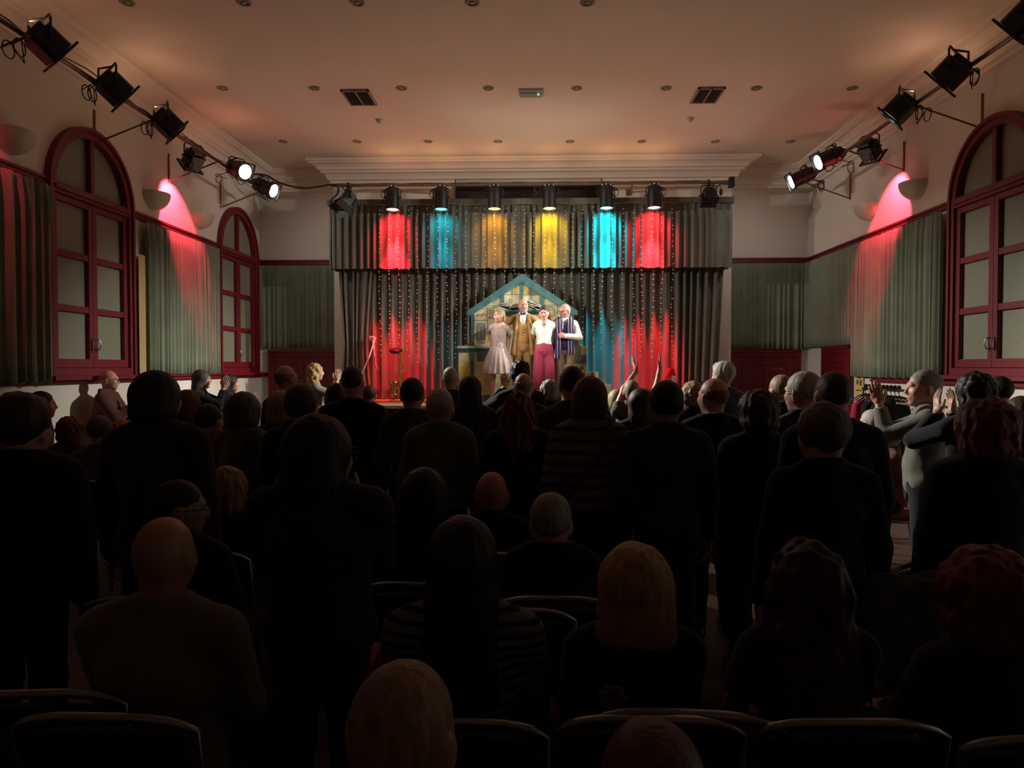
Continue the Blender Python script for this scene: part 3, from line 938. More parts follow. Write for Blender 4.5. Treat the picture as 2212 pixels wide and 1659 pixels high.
for k, (px, tint, lens, nm, pw) in enumerate(pars):
    x = P(px, 398, SBY).x
    hang = Vector((x, SBY, SBZ - .03))
    lz = P(px, 440, SBY).z
    t = par_can('par_lamp', hang, Vector((0.0, -.05, -1)), 'black par can with %s glowing lens over the stage, %s from the left' % (nm, ordn[k]), lens, 'par cans over the stage',
                lit=5.0, scale=1.12, loops=1, seed=20 + k, power=W_PAR * pw, cone=118, blend=1.0, tint=tint, spotrad=.05, target=hang + Vector((0, .42, -.95)))
    src = hang + Vector((0, -.01, -.40))
    spot('beam_core', src, (x, 12.93, 2.15), W_CORE * pw * {848: 1.9, 1413: 1.9, 953: .5, 1068: .3, 1187: .3, 1310: .7}.get(px, 1.0), tint, 32, .8, .05, t)
    # warm light escaping through the slots at the back of the housing
    spot('vent_leak', hang + Vector((0, -.02, .16)), hang + Vector((0, -.25, 1.2)), W_LEAK, (1, .50, .22), 172, .6, .03, t)
for (px, dx, lab, bn) in ((752, -.45, 'black box lantern at the left end of the stage bar, tilted down to the left', True), (1531, 0.0, 'black box lantern pointing straight down near the right end of the stage bar', False)):
    x = P(px, 398, SBY).x
    fresnel('theatre_lantern', Vector((x, SBY, SBZ - .03)), Vector((dx, -.35, -.8)), lab, None, seed=px, scale=.95, barn=bn)
pb = P(1580, 394, SBY - .02)
t = thing('junction_box', (pb.x, pb.y, pb.z - .08), 'small black box clamped on the right end of the stage bar', 'junction box')
MB().box((0, 0, .08), (.09, .12, .17)).build('case', M['black'], t, bevel=.006)
MB().tube([(-.05, 0, .05), (-.16, 0, .05)], .015, 8).build('arm', M['pipe'], t)
pc = P(1557, 400, SBY)
t = thing('cable_plug', (pc.x, SBY - .02, pc.z - .16), 'black connector hanging on a short lead at the right of the stage bar', 'cable')
MB().lathe([(0, -.03), (.012, -.02), (.03, .02), (.028, .06), (.012, .09), (0, .09)], 12).build('plug', M['rubber'], t, smooth=True)
MB().tube([(0, 0, .08), (.0, .01, .15), (-.03, .02, .17)], .006, 6).build('lead', M['rubber'], t)
# heavy cable sagging from the left bar to the stage bar
pa = [P(538, 377, 12.1), P(572, 378, 12.15), P(605, 395, 12.2), P(650, 406, 12.25), P(690, 403, 12.25), P(716, 399, 12.25), P(730, 405, 12.25), P(728, 420, 12.3), P(716, 432, 12.35), P(715, 452, 12.45)]
def smooth_path(pts, n=6):
    out = []
    for i in range(len(pts) - 1):
        p0, p1, p2, p3 = pts[max(i - 1, 0)], pts[i], pts[i + 1], pts[min(i + 2, len(pts) - 1)]
        for k in range(n):
            t_ = k / n
            out.append(0.5 * ((2 * p1) + (-p0 + p2) * t_ + (2 * p0 - 5 * p1 + 4 * p2 - p3) * t_ ** 2 + (-p0 + 3 * p1 - 3 * p2 + p3) * t_ ** 3))
    return out + [pts[-1]]
tag(centre(MB().tube(smooth_path(pa), .016, 8).build('power_cable', M['rubber'], smooth=True)), 'thick black cable sagging from the left wall bar across to the stage bar', 'cable')
# added warm ceiling fill over the side bars, parented to the nearest lamps
for (X, Z, ys) in ((BLX, BLZ, (6.6, 8.6, 10.8)), (BRX, BRZ, (6.6, 8.6, 10.8))):
    near = [o for o in bpy.data.objects if o.name.startswith('theatre_lantern') or o.name.startswith('par_lamp')]
    for y in ys:
        par_ = min(near, key=lambda o: (Vector(o.location) - Vector((X, y, Z))).length)
        h = Vector(par_.location)
        spot('vent_leak', h + Vector((0, 0, .14)), h + Vector((0, 0, 1.2)), W_SFILL, (1, .55, .32), 165, .6, .03, par_)

# ---- half-bowl plaster wall lights (unlit)
def sconce(px, py, X, sgn, label, r=.25):
    p = PX(px, py, X)
    t = thing('wall_light', (X, p.y, p.z), label, 'wall light', 'plaster wall lights')
    vs, fs = [], []
    n, m = 20, 12
    def shell(rr, flip):
        base = len(vs)
        for i in range(m + 1):
            a = PI / 2 * i / m           # 0 rim .. bottom
            for k in range(n + 1):
                b = PI * k / n - PI / 2
                vs.append((sgn * rr * math.cos(a) * math.cos(b) * .95, rr * math.cos(a) * math.sin(b), -rr * math.sin(a) * .95))
        for i in range(m):
            for k in range(n):
                q = (base + i * (n + 1) + k, base + i * (n + 1) + k + 1, base + (i + 1) * (n + 1) + k + 1, base + (i + 1) * (n + 1) + k)
                fs.append(q)
    shell(r, 0); shell(r - .014, 1)
    W_ = n + 1; o2 = (m + 1) * W_
    for k in range(n):
        fs.append((k, k + 1, o2 + k + 1, o2 + k))
    MB().add(vs, fs).build('bowl', M['plaster'], t, smooth=True, autosmooth=50)
    MB().box((sgn * .008, 0, -.08), (.016, r * 1.2, .12)).build('back_plate', M['plaster'], t)
    MB().ball((sgn * .09, 0, -.06), .03).build('bulb', M['white'], t, smooth=True)
sconce(20, 283, XL, 1, 'half-bowl plaster wall light at the left edge, tinted red')
sconce(328, 418, XL, 1, 'half-bowl plaster wall light left of the red glow on the left wall')
sconce(429, 463, XL, 1, 'half-bowl plaster wall light right of the red glow on the left wall')
sconce(1983, 394, XR, -1, 'half-bowl plaster wall light nearer the right arched window')
sconce(1880, 444, XR, -1, 'half-bowl plaster wall light partly red-lit on the right wall')
# ------------------------------------------------------------------ painted house flat on the stage
FY = 12.40
def fq(px, py, y=FY):
    return P(px, py, y)
def poly_px(mb, pts, y, th, mi=0):
    """upright board cut to a photo outline, at distance y, th thick toward the camera"""
    mb.cur = mi
    q = [P(a, b, y) for a, b in pts]
    n = len(q)
    vs = [(v.x, y, v.z) for v in q] + [(v.x, y - th, v.z) for v in q]
    fs = [tuple(range(n)), tuple(range(2 * n - 1, n - 1, -1))]
    for i in range(n):
        j = (i + 1) % n
        fs.append((i, i + n, j + n, j))
    mb.add(vs, fs)
def line_px(mb, pts, y, wpx, th, mi=0):
    for (a, b) in zip(pts[:-1], pts[1:]):
        dx, dy = b[0] - a[0], b[1] - a[1]
        L = math.hypot(dx, dy) or 1
        nx, ny = -dy / L * wpx / 2, dx / L * wpx / 2
        poly_px(mb, [(a[0] + nx, a[1] + ny), (b[0] + nx, b[1] + ny), (b[0] - nx, b[1] - ny), (a[0] - nx, a[1] - ny)], y, th, mi)
def zfloor_px(px, y):
    # photo row of the stage floor at distance y
    lo, hi = 700, 1000
    for _ in range(40):
        m_ = (lo + hi) / 2
        if P(px, m_, y).z > STAGE_Z: lo = m_
        else: hi = m_
    return lo
fl = zfloor_px(1130, FY)
house = thing('house_backdrop', (P(1127, 600, FY).x, FY, STAGE_Z), 'painted house-shaped backdrop with teal timber frame and cream workshop wall', 'stage set')
def hk(mb, name, mats, **k):
    o = mb.build(name, mats, **k)
    o.parent = house; o.location = -Vector(house.location)
    return o
mb = MB()
poly_px(mb, [(1018, fl), (1018, 678), (1127, 603), (1238, 678), (1238, fl)], FY, .02)
hk(mb, 'wall_board', M['cream'])
mb = MB(); y = FY - .02
poly_px(mb, [(1008, 673), (1008, 681), (1017, 682), (1127, 611), (1239, 681), (1248, 681), (1248, 672), (1127.5, 591)], y, .03)
poly_px(mb, [(1017, 681), (1025, 676), (1025, fl), (1017, fl)], y, .025)
poly_px(mb, [(1231, 676), (1239, 681), (1239, fl), (1231, fl)], y, .025)
poly_px(mb, [(1124, 612), (1130, 612), (1130, 652), (1124, 652)], y, .024)
poly_px(mb, [(1082, 640), (1089, 635.5), (1089, 659), (1082, 659)], y, .024)
poly_px(mb, [(1167, 636), (1175, 641), (1175, 660), (1167, 660)], y, .024)
hk(mb, 'timber_frame', M['teal'], bevel=.003)
mb = MB(); y = FY - .0205
def pn(pts, mi): poly_px(mb, pts, y, .004, mi)
pn([(1142, 621), (1167, 637), (1142, 637)], 1)                         # grey area by the king post
pn([(1107, 625), (1117, 618), (1117, 636), (1107, 636)], 2)
pn([(1132, 614), (1141, 620), (1141, 636), (1132, 636)], 2)
pn([(1025, 758), (1052, 758), (1060, 775), (1025, 775)], 1)
pn([(1025, 803), (1052, 803), (1052, 832), (1025, 832)], 1)
pn([(1025, 832), (1052, 832), (1052, 858), (1025, 858)], 0)
pn([(1027, 778), (1046, 778), (1044, 798), (1027, 798)], 2)
pn([(1030, 736), (1042, 734), (1044, 742), (1031, 742)], 3)            # blue dab
for k in range(3):                                                      # pink hearts in a row
    x = 1029 + k * 9
    pn([(x, 681), (x + 3, 678), (x + 6, 677), (x + 7, 680), (x + 3, 684), (x + .5, 684)], 4)
# drawing of a chemistry flask
pn([(1146, 638), (1149, 638), (1149, 646), (1164, 658), (1139, 658), (1146, 646)], 5)
# wall-hung tool board
pn([(1031, 699), (1047, 699), (1048, 733), (1030, 733)], 6)
hk(mb, 'painted_panels', [M['cream'], M['grey'], M['yellow'], M['bluepaint'], M['pinkpaint'], M['mint'], mat((.40, .48, .40), .7)])
mb = MB(); y = FY - .0245
pn2 = lambda pts, mi=0, wpx=.7: line_px(mb, pts, y, wpx, .003, mi)
for (a, b) in (((1089, 636), (1123, 636)), ((1131, 637), (1167, 637)), ((1049, 660), (1083, 660)), ((1106, 626), (1106, 657)), ((1025, 692), (1053, 692)), ((1053, 663), (1053, 702)),
               ((1153, 638), (1153, 640)), ((1025, 722), (1030, 722)), ((1204, 658), (1204, 690)), ((1176, 659), (1204, 659)), ((1045, 665), (1068, 665))):
    pn2([a, b])
def ring_px(cx, cy, rx, ry, wpx=.9, n=14):
    pts = [(cx + rx * math.cos(2 * PI * k / n), cy + ry * math.sin(2 * PI * k / n)) for k in range(n + 1)]
    pn2(pts, 0, wpx)
for (cx, cy) in ((1058, 670), (1066, 670), (1058, 686), (1066, 686)):
    ring_px(cx, cy, 1.5, 1.6, 1.1, 8)
pn2([(1058, 675), (1058, 681)]); pn2([(1063, 675), (1063, 681)])
ring_px(1188, 675, 11, 13, .9, 24)                                     # drawn clock
for k in range(12):
    a = 2 * PI * k / 12
    pn2([(1188 + 8.6 * math.cos(a), 675 + 10 * math.sin(a)), (1188 + 10 * math.cos(a), 675 + 12 * math.sin(a))], 0, 1.0)
pn2([(1188, 675), (1188, 667)]); pn2([(1188, 675), (1193, 677)])
pn2([(1031, 699), (1047, 699), (1048, 733), (1030, 733), (1031, 699)], 0, 1.2)
pn2([(1034, 702), (1044, 702), (1045, 730), (1033, 730), (1034, 702)], 0, .7)
ring_px(1039.5, 708, 2.2, 2.4, 1.2, 10); ring_px(1039.5, 726, 2.2, 2.6, 1.2, 10)
pn2([(1039.5, 710.5), (1038.5, 717), (1039.5, 723.5)], 0, 1.4)
for k in range(3): pn2([(1052, 704 + 3 * k), (1058, 704.5 + 3 * k)], 0, 1.3)
pn2([(1146, 638), (1149, 638), (1149, 646), (1164, 658), (1139, 658), (1146, 646), (1146, 638)], 0, .8)
ring_px(1103, 650, 3.5, 4, .8, 10)
for k in range(5): pn2([(1029, 783 + 2.5 * k), (1036 + k, 781 + 2.5 * k)], 1, .9)
hk(mb, 'painted_lines', [M['sketch'], mat((.6, .25, .1), .7)])
# shelf with brackets
a, b = P(1088, 672, FY - .03), P(1170, 672, FY - .03)
mb = MB(); mb.span((a.x, FY - .05, a.z - .03), (b.x, FY - .27, a.z)); mb.mat(1).span((a.x, FY - .05, a.z - .065), (b.x, FY - .25, a.z - .03))
hk(mb, 'shelf', [M['teal'], M['tealdark']], bevel=.003)
# ---- striped flat caps lying on the shelf
def cap(px, py, tilt, yaw, label, s=1.0):
    p = P(px, py, FY - .17)
    t = thing('striped_cap', (p.x, FY - .17, a.z), label, 'cap', 'black caps with white stripes on the backdrop shelf', rz=yaw)
    R = Matrix.Rotation(tilt, 3, 'Y')
    up = (p.z - a.z) * 0 + .055 * s + abs(math.sin(tilt)) * .09 * s
    c = Vector((0, 0, up))
    MB().ball(c, (.145 * s, .11 * s, .042 * s), 24, 12, R).build('crown', M['black'], t, smooth=True)
    mbs = MB()
    for (zz, rr) in ((.014, .138), (-.012, .140)):
        pts = [c + R @ Vector((rr * s * math.cos(k * PI / 14), rr * .77 * s * math.sin(k * PI / 14), zz * s)) for k in range(28)]
        mbs.tube(pts, .006 * s, 6, closed=True)
    mbs.build('stripe', M['white'], t, smooth=True)
    mbp = MB(); mbp.ball(c + R @ Vector((.12 * s, -.03 * s, -.035 * s)), (.07 * s, .08 * s, .009 * s), 16, 8, R)
    mbp.build('peak', M['black'], t, smooth=True)
cap(1094, 663, .22, .1, 'black flat cap with white stripes at the left end of the backdrop shelf')
cap(1116, 663, -.12, .5, 'black flat cap with white stripes in the middle of the shelf, behind the bearded man')
cap(1144, 660, .42, -.3, 'black flat cap with white stripes propped up right of the bearded man', 1.05)
cap(1157, 663, .28, .2, 'black flat cap with white stripes at the right end of the backdrop shelf')

# ---- workbench counter at the left, cabinet at the right
CY = 12.12
zt_ = P(1010, 749, CY).z
def box_thing(name, x0, x1, y0, y1, z0, z1, label, cat):
    return thing(name, ((x0 + x1) / 2, (y0 + y1) / 2, z0), label, cat)
xa, xb = P(990, 750, CY).x, P(1060, 750, CY).x
wb = thing('workbench', ((xa + xb) / 2, CY, STAGE_Z), 'narrow painted workbench with pale top and teal edge left of the woman in the dress', 'workbench')
hw = (xb - xa) / 2; hh = zt_ - STAGE_Z
mb = MB(); mb.span((-hw - .01, -.12, hh - .03), (hw, .2, hh + .01)); mb.build('worktop', mat((.62, .64, .52), .6), wb, bevel=.004)
mb = MB(); mb.span((-hw - .01, -.14, hh - .085), (hw, .2, hh - .03)); mb.build('edge_rail', M['tealdark'], wb, bevel=.004)
mb = MB(); mb.span((-hw + .01, -.10, 0), (hw, .18, hh - .085)); mb.build('front_panel', M['cream'], wb)
mb = MB()
def sq(x0, x1, z0, z1, mi): mb.cur = mi; mb.span((x0, -.106, z0), (x1, -.10, z1))
W2 = 2 * hw
sq(-hw + .02, -hw + .20, hh - .25, hh - .11, 0); sq(-hw + .02, -hw + .20, hh - .52, hh - .27, 1)
sq(-hw + .02, -hw + .20, .05, .32, 2); sq(hw - .23, hw - .02, hh - .25, hh - .10, 3); sq(hw - .23, hw - .02, .02, .12, 3)
mb.build('painted_panels', [M['cream'], M['yellow'], M['mint'], M['grey']], wb)
mb = MB(); mb.span((-hw + .215, -.125, 0), (-hw + .275, -.10, hh - .085)); mb.build('post', M['teal'], wb, bevel=.003)
mb = MB()
mb.tube([(-.14, 0, hh + .012), (-.08, .02, hh + .05), (-.02, 0, hh + .012)], .006, 6); mb.tube([(-.13, .02, hh + .05), (-.04, 0, hh + .02)], .005, 6)
o = mb.build('folded_spectacles', M['black']); o.location = wb.location; centre(o); tag(o, 'small black wire object lying on the pale workbench top', 'small tool')
xa, xb = P(1237, 750, CY).x, P(1266, 750, CY).x
hh = P(1250, 748, CY).z - STAGE_Z; hw = (xb - xa) / 2
cbn = thing('painted_cabinet', ((xa + xb) / 2, CY, STAGE_Z), 'slim yellow and grey painted cabinet with round dials right of the backdrop', 'cabinet')
MB().span((-hw, -.1, 0), (hw, .18, hh)).build('body', M['cream'], cbn, bevel=.004)
mb = MB(); mb.mat(0).span((-hw, -.104, hh - .30), (hw * .2, -.10, hh)); mb.span((hw * .2, -.104, hh - .30), (hw, -.10, hh - .15)); mb.mat(1).span((hw * .2, -.105, hh - .15), (hw, -.10, hh - .02))
mb.build('painted_panels', [M['grey'], M['yellow']], cbn)
for (dx, dz) in ((-.06, -.37), (.04, -.37), (.0, -.48), (.07, -.48)):
    MB().tube([(dx + .024 * math.cos(k * PI / 8), -.105, hh + dz + .024 * math.sin(k * PI / 8)) for k in range(16)], .005, 6, closed=True).ball((dx + .005, -.105, hh + dz), .01).build('dial', M['sketch'], cbn, smooth=True)
# white boxes
def white_box(pxa, pxb, py, y, label, seam=False):
    a_, b_ = P(pxa, py, y), P(pxb, py, y)
    t = thing('white_box', ((a_.x + b_.x) / 2, y, STAGE_Z), label, 'box')
    w_ = abs(b_.x - a_.x); h_ = a_.z - STAGE_Z
    MB().span((-w_ / 2, 0, 0), (w_ / 2, .3, h_)).build('body', M['white'], t, bevel=.006)
    if seam:
        mb = MB(); mb.span((-.012, -.006, .02), (-.004, 0, h_ - .01)); mb.span((.004, -.006, .02), (.012, 0, h_ - .01)); mb.span((-.05, -.006, h_ - .035), (-.01, 0, h_ - .028))
        mb.build('door_edges', M['black'], t)
white_box(1266, 1293, 803, 12.15, 'tall white two-door box on the stage right of the painted cabinet', True)
white_box(1298, 1321, 830, 11.75, 'low plain white box on the stage, right of the taller white box')

# ---- cap on a stand, brass instrument, red accordion
hp = P(855, 764, 12.45)
t = thing('music_stand', (hp.x, 12.45, STAGE_Z), 'thin two-legged metal stand with tripod foot in the red light left of the set', 'stand')
hz = hp.z - STAGE_Z
mb = MB(); mb.tube([(-.045, 0, .25), (-.045, 0, hz)], .007, 6); mb.tube([(.045, 0, .45), (.045, 0, hz)], .007, 6); mb.tube([(-.045, 0, hz), (.045, 0, hz)], .007, 6); mb.tube([(-.045, 0, .5), (.045, 0, .45)], .006, 6)
mb.build('uprights', M['pipe'], t)
mb = MB()
for k in range(3):
    aa = k * 2 * PI / 3 + .5; mb.tube([(-.045, 0, .30), (-.045 + .24 * math.cos(aa), .24 * math.sin(aa), .012)], .009, 6)
mb.build('tripod_foot', M['pipe'], t)
t = thing('peaked_cap', (hp.x, 12.45, hp.z + .008), 'black peaked cap with a pink band resting on the thin stand', 'cap')
R = Matrix.Rotation(.25, 3, 'X')
MB().ball((0, 0, .05), (.125, .125, .04), 24, 10, R).build('crown', M['black'], t, smooth=True)
MB().lathe([(.085, 0), (.09, .0), (.092, .03), (.085, .03)], 24).build('band', mat((.45, .15, .2), .5), t, smooth=True)
MB().ball((0, -.09, .0), (.08, .06, .009), 16, 8).build('peak', M['blackgloss'], t, smooth=True)
sp_ = P(862, 845, 12.55)
t = thing('saxophone', (sp_.x, 12.5, STAGE_Z), 'upright brass wind instrument standing beside the thin stand', 'wind instrument')
pts, rr = [], []
for k in range(30):
    u = k / 29
    if u < .62:
        q = u / .62; pts.append((.03, 0, .80 - .66 * q)); rr.append(.010 + .022 * q)
    else:
        q = (u - .62) / .38; an = PI * min(1, q * 1.6)
        pts.append((.03 - .055 * (1 - math.cos(an)), 0, .14 - .06 * math.sin(an) + max(0, q - .62) * .55)); rr.append(.032 + .03 * q + (.03 * max(0, q - .75) * 4))
MB().tube(pts, rr, 14).build('body_tube', M['brass'], t, smooth=True)
MB().tube([(.03, 0, .79), (.03, 0, .85), (0, 0, .89), (-.05, 0, .88)], [.010, .009, .008, .010], 8).build('neck', M['brass'], t, smooth=True)
mb = MB()
for k in range(9): mb.ball((.065, -.01, .2 + .06 * k), (.014, .012, .012), 8, 6)
mb.tube([(.07, 0, .18), (.062, 0, .72)], .004, 5)
mb.build('keys', M['brass'], t, smooth=True)
mb = MB()
for k in range(3):
    aa = k * 2 * PI / 3; mb.tube([(0, 0, .10), (.15 * math.cos(aa), .15 * math.sin(aa), .01)], .007, 6)
mb.build('support', M['black'], t)
ap = P(1446, 795, 12.4)
t = thing('accordion', (ap.x + .03, 12.45, STAGE_Z), 'glossy red squeezebox standing on end with a column of pale keys', 'accordion')
ah = ap.z - STAGE_Z
redg = mat((.55, .01, .015), .18)
mb = MB(); mb.prism([(-.10, 0), (.10, 0), (.075, ah * .8), (.04, ah), (-.03, ah), (-.085, ah * .75)], (0, -.12, 0), (1, 0, 0), (0, 0, 1), (0, .24, 0)); mb.build('casing', redg, t, bevel=.02)
mb = MB()
for k in range(16): mb.box((.03 + .0 * k, -.125, .08 + k * (ah - .2) / 16), (.07, .02, .015))
mb.build('keys', M['white'], t)
mb = MB()
for k in range(14):
    for j in range(2): mb.ball((-.06 + .03 * j, -.122, .1 + k * (ah - .25) / 14), .006, 6, 4)
mb.build('buttons', M['white'], t, smooth=True)
# ribbon and cord at the parted curtain
ka, kb = P(811, 729, 12.66), P(782, 806, 12.3)
tag(centre(MB().tube([ka, ka + (kb - ka) * .5 + Vector((.01, 0, -.02)), kb, Vector((kb.x, kb.y, STAGE_Z + .01))], .012, 8).build('tieback_pole', mat((.62, .45, .40), .5), smooth=True)), 'pale slanting pole leaning against the drawn-in left stage curtain', 'pole')
kp = P(805, 733, 12.62)
mb = MB(); mb.ball((0, 0, .03), (.045, .03, .03), 10, 6); mb.ball((-.04, 0, .02), (.03, .02, .04), 10, 6); mb.tube([(0, 0, .02), (.01, -.01, -.1), (.02, 0, -.2), (.05, 0, -.45), (.09, 0, -.55)], [.015, .02, .02, .018, .012], 6)
o = mb.build('ribbon_bow', mat((.6, .35, .36), .7), smooth=True); o.location = (kp.x, 12.62, kp.z); centre(o); tag(o, 'pale pink ribbon knotted on the drawn-in left stage curtain', 'ribbon')

# ------------------------------------------------------------------ fairy light curtain
FLY = 12.50
fa, fb = P(808, 443, FLY), P(1462, 444, FLY)
fz = fa.z
t = thing('fairy_lights', (0, FLY, fz), 'curtain of tiny white fairy lights hanging over the stage pelmet and drape', 'fairy lights')
MB().tube([(fa.x + (fb.x - fa.x) * i / 60, 0, .01 * math.sin(i * .9)) for i in range(61)], .004, 5).build('lead_wire', mat((.35, .22, .14), .5), t, smooth=True)
rnd = random.Random(5)
wire_m = mat((.16, .12, .09), .5)
bulb_m = mat((.8, .75, .65), .3, emit=(1, .86, .66), es=.36)
nst = 31
low = P(1150, 772, FLY).z - fz
for k in range(nst):
    x = fa.x + (fb.x - fa.x) * (k + .5) / nst + rnd.uniform(-.02, .02)
    ln = low * rnd.uniform(.90, 1.03)
    sway = rnd.uniform(-.02, .02)
    n = 28
    pts = []
    hookend = rnd.random() < .6
    for i in range(n + 1):
        u = i / n
        tail = max(0, u - .9) * 10 if hookend else 0
        pts.append(Vector((x + sway * u + .012 * math.sin(u * 9 + k) + tail ** 2 * rnd.uniform(-.02, .02), -.004 * math.sin(u * 11 + k), ln * u)))
    ws = MB().tube(pts, .0016, 4).build('light_string', wire_m, t)
    bm_ = MB()
    for i in range(1, n + 1):
        q = pts[i] + Vector((rnd.uniform(-.01, .01), -.004, rnd.uniform(-.03, .03)))
        aa = rnd.uniform(-.7, .7)
        dd = Vector((math.cos(aa), 0, math.sin(aa))) * .010
        bm_.tube([q - dd, q + dd], .003, 5)
    bm_.build('bulbs', bulb_m, ws)['kind'] = 'stuff'

# ------------------------------------------------------------------ coat rail by the right wall
cr = thing('coat_rail', (4.62, 9.3, 0), 'black metal clothes rail with spare hangers standing by the right wall', 'clothes rail')
mb = MB(); mb.tube([(0, -.95, 1.41), (0, .85, 1.40)], .016, 8); mb.build('top_bar', M['black'], cr, smooth=True)
for sy in (-.93, .83):
    mb = MB(); mb.tube([(0, sy, 1.41), (0, sy, .06)], .014, 8); mb.tube([(-.22, sy, .06), (.22, sy, .06)], .014, 8)
    mb.build('end_frame', M['chrome'], cr, smooth=True)
mb = MB(); mb.tube([(0, -.95, 1.24), (0, -.10, 1.24)], .014, 8); mb.build('lower_bar', M['wood'], cr)
h0 = None
for k in range(10):
    y = 10.05 - k * .10
    if h0 is None:
        t = thing('coat_hanger', (4.62, y, 1.41), 'black hanger with round hook, first from the stage end of the clothes rail', 'coat hanger', 'black hangers on the clothes rail')
        mb = MB(); mb.tube([(0 + .028 * math.sin(a * .45), 0, .0 + .028 * math.cos(a * .45)) for a in range(11)] + [(0, 0, -.05), (0, 0, -.08)], .005, 6); mb.ball((0, 0, .03), (.03, .012, .028), 10, 6)
        mb.build('hook', M['black'], t, smooth=True)
        mb = MB(); mb.tube([(-.2, 0, -.17), (-.1, 0, -.11), (0, 0, -.08), (.1, 0, -.11), (.2, 0, -.17)], .009, 6); mb.build('shoulder_bar', M['black'], t, smooth=True)
        h0 = t
    else:
        t = copy_tree(h0); t.location = (4.62, y, 1.41); t['label'] = 'black hanger with round hook, %s from the stage end of the clothes rail' % (ordn + ['ninth', 'tenth'])[k]
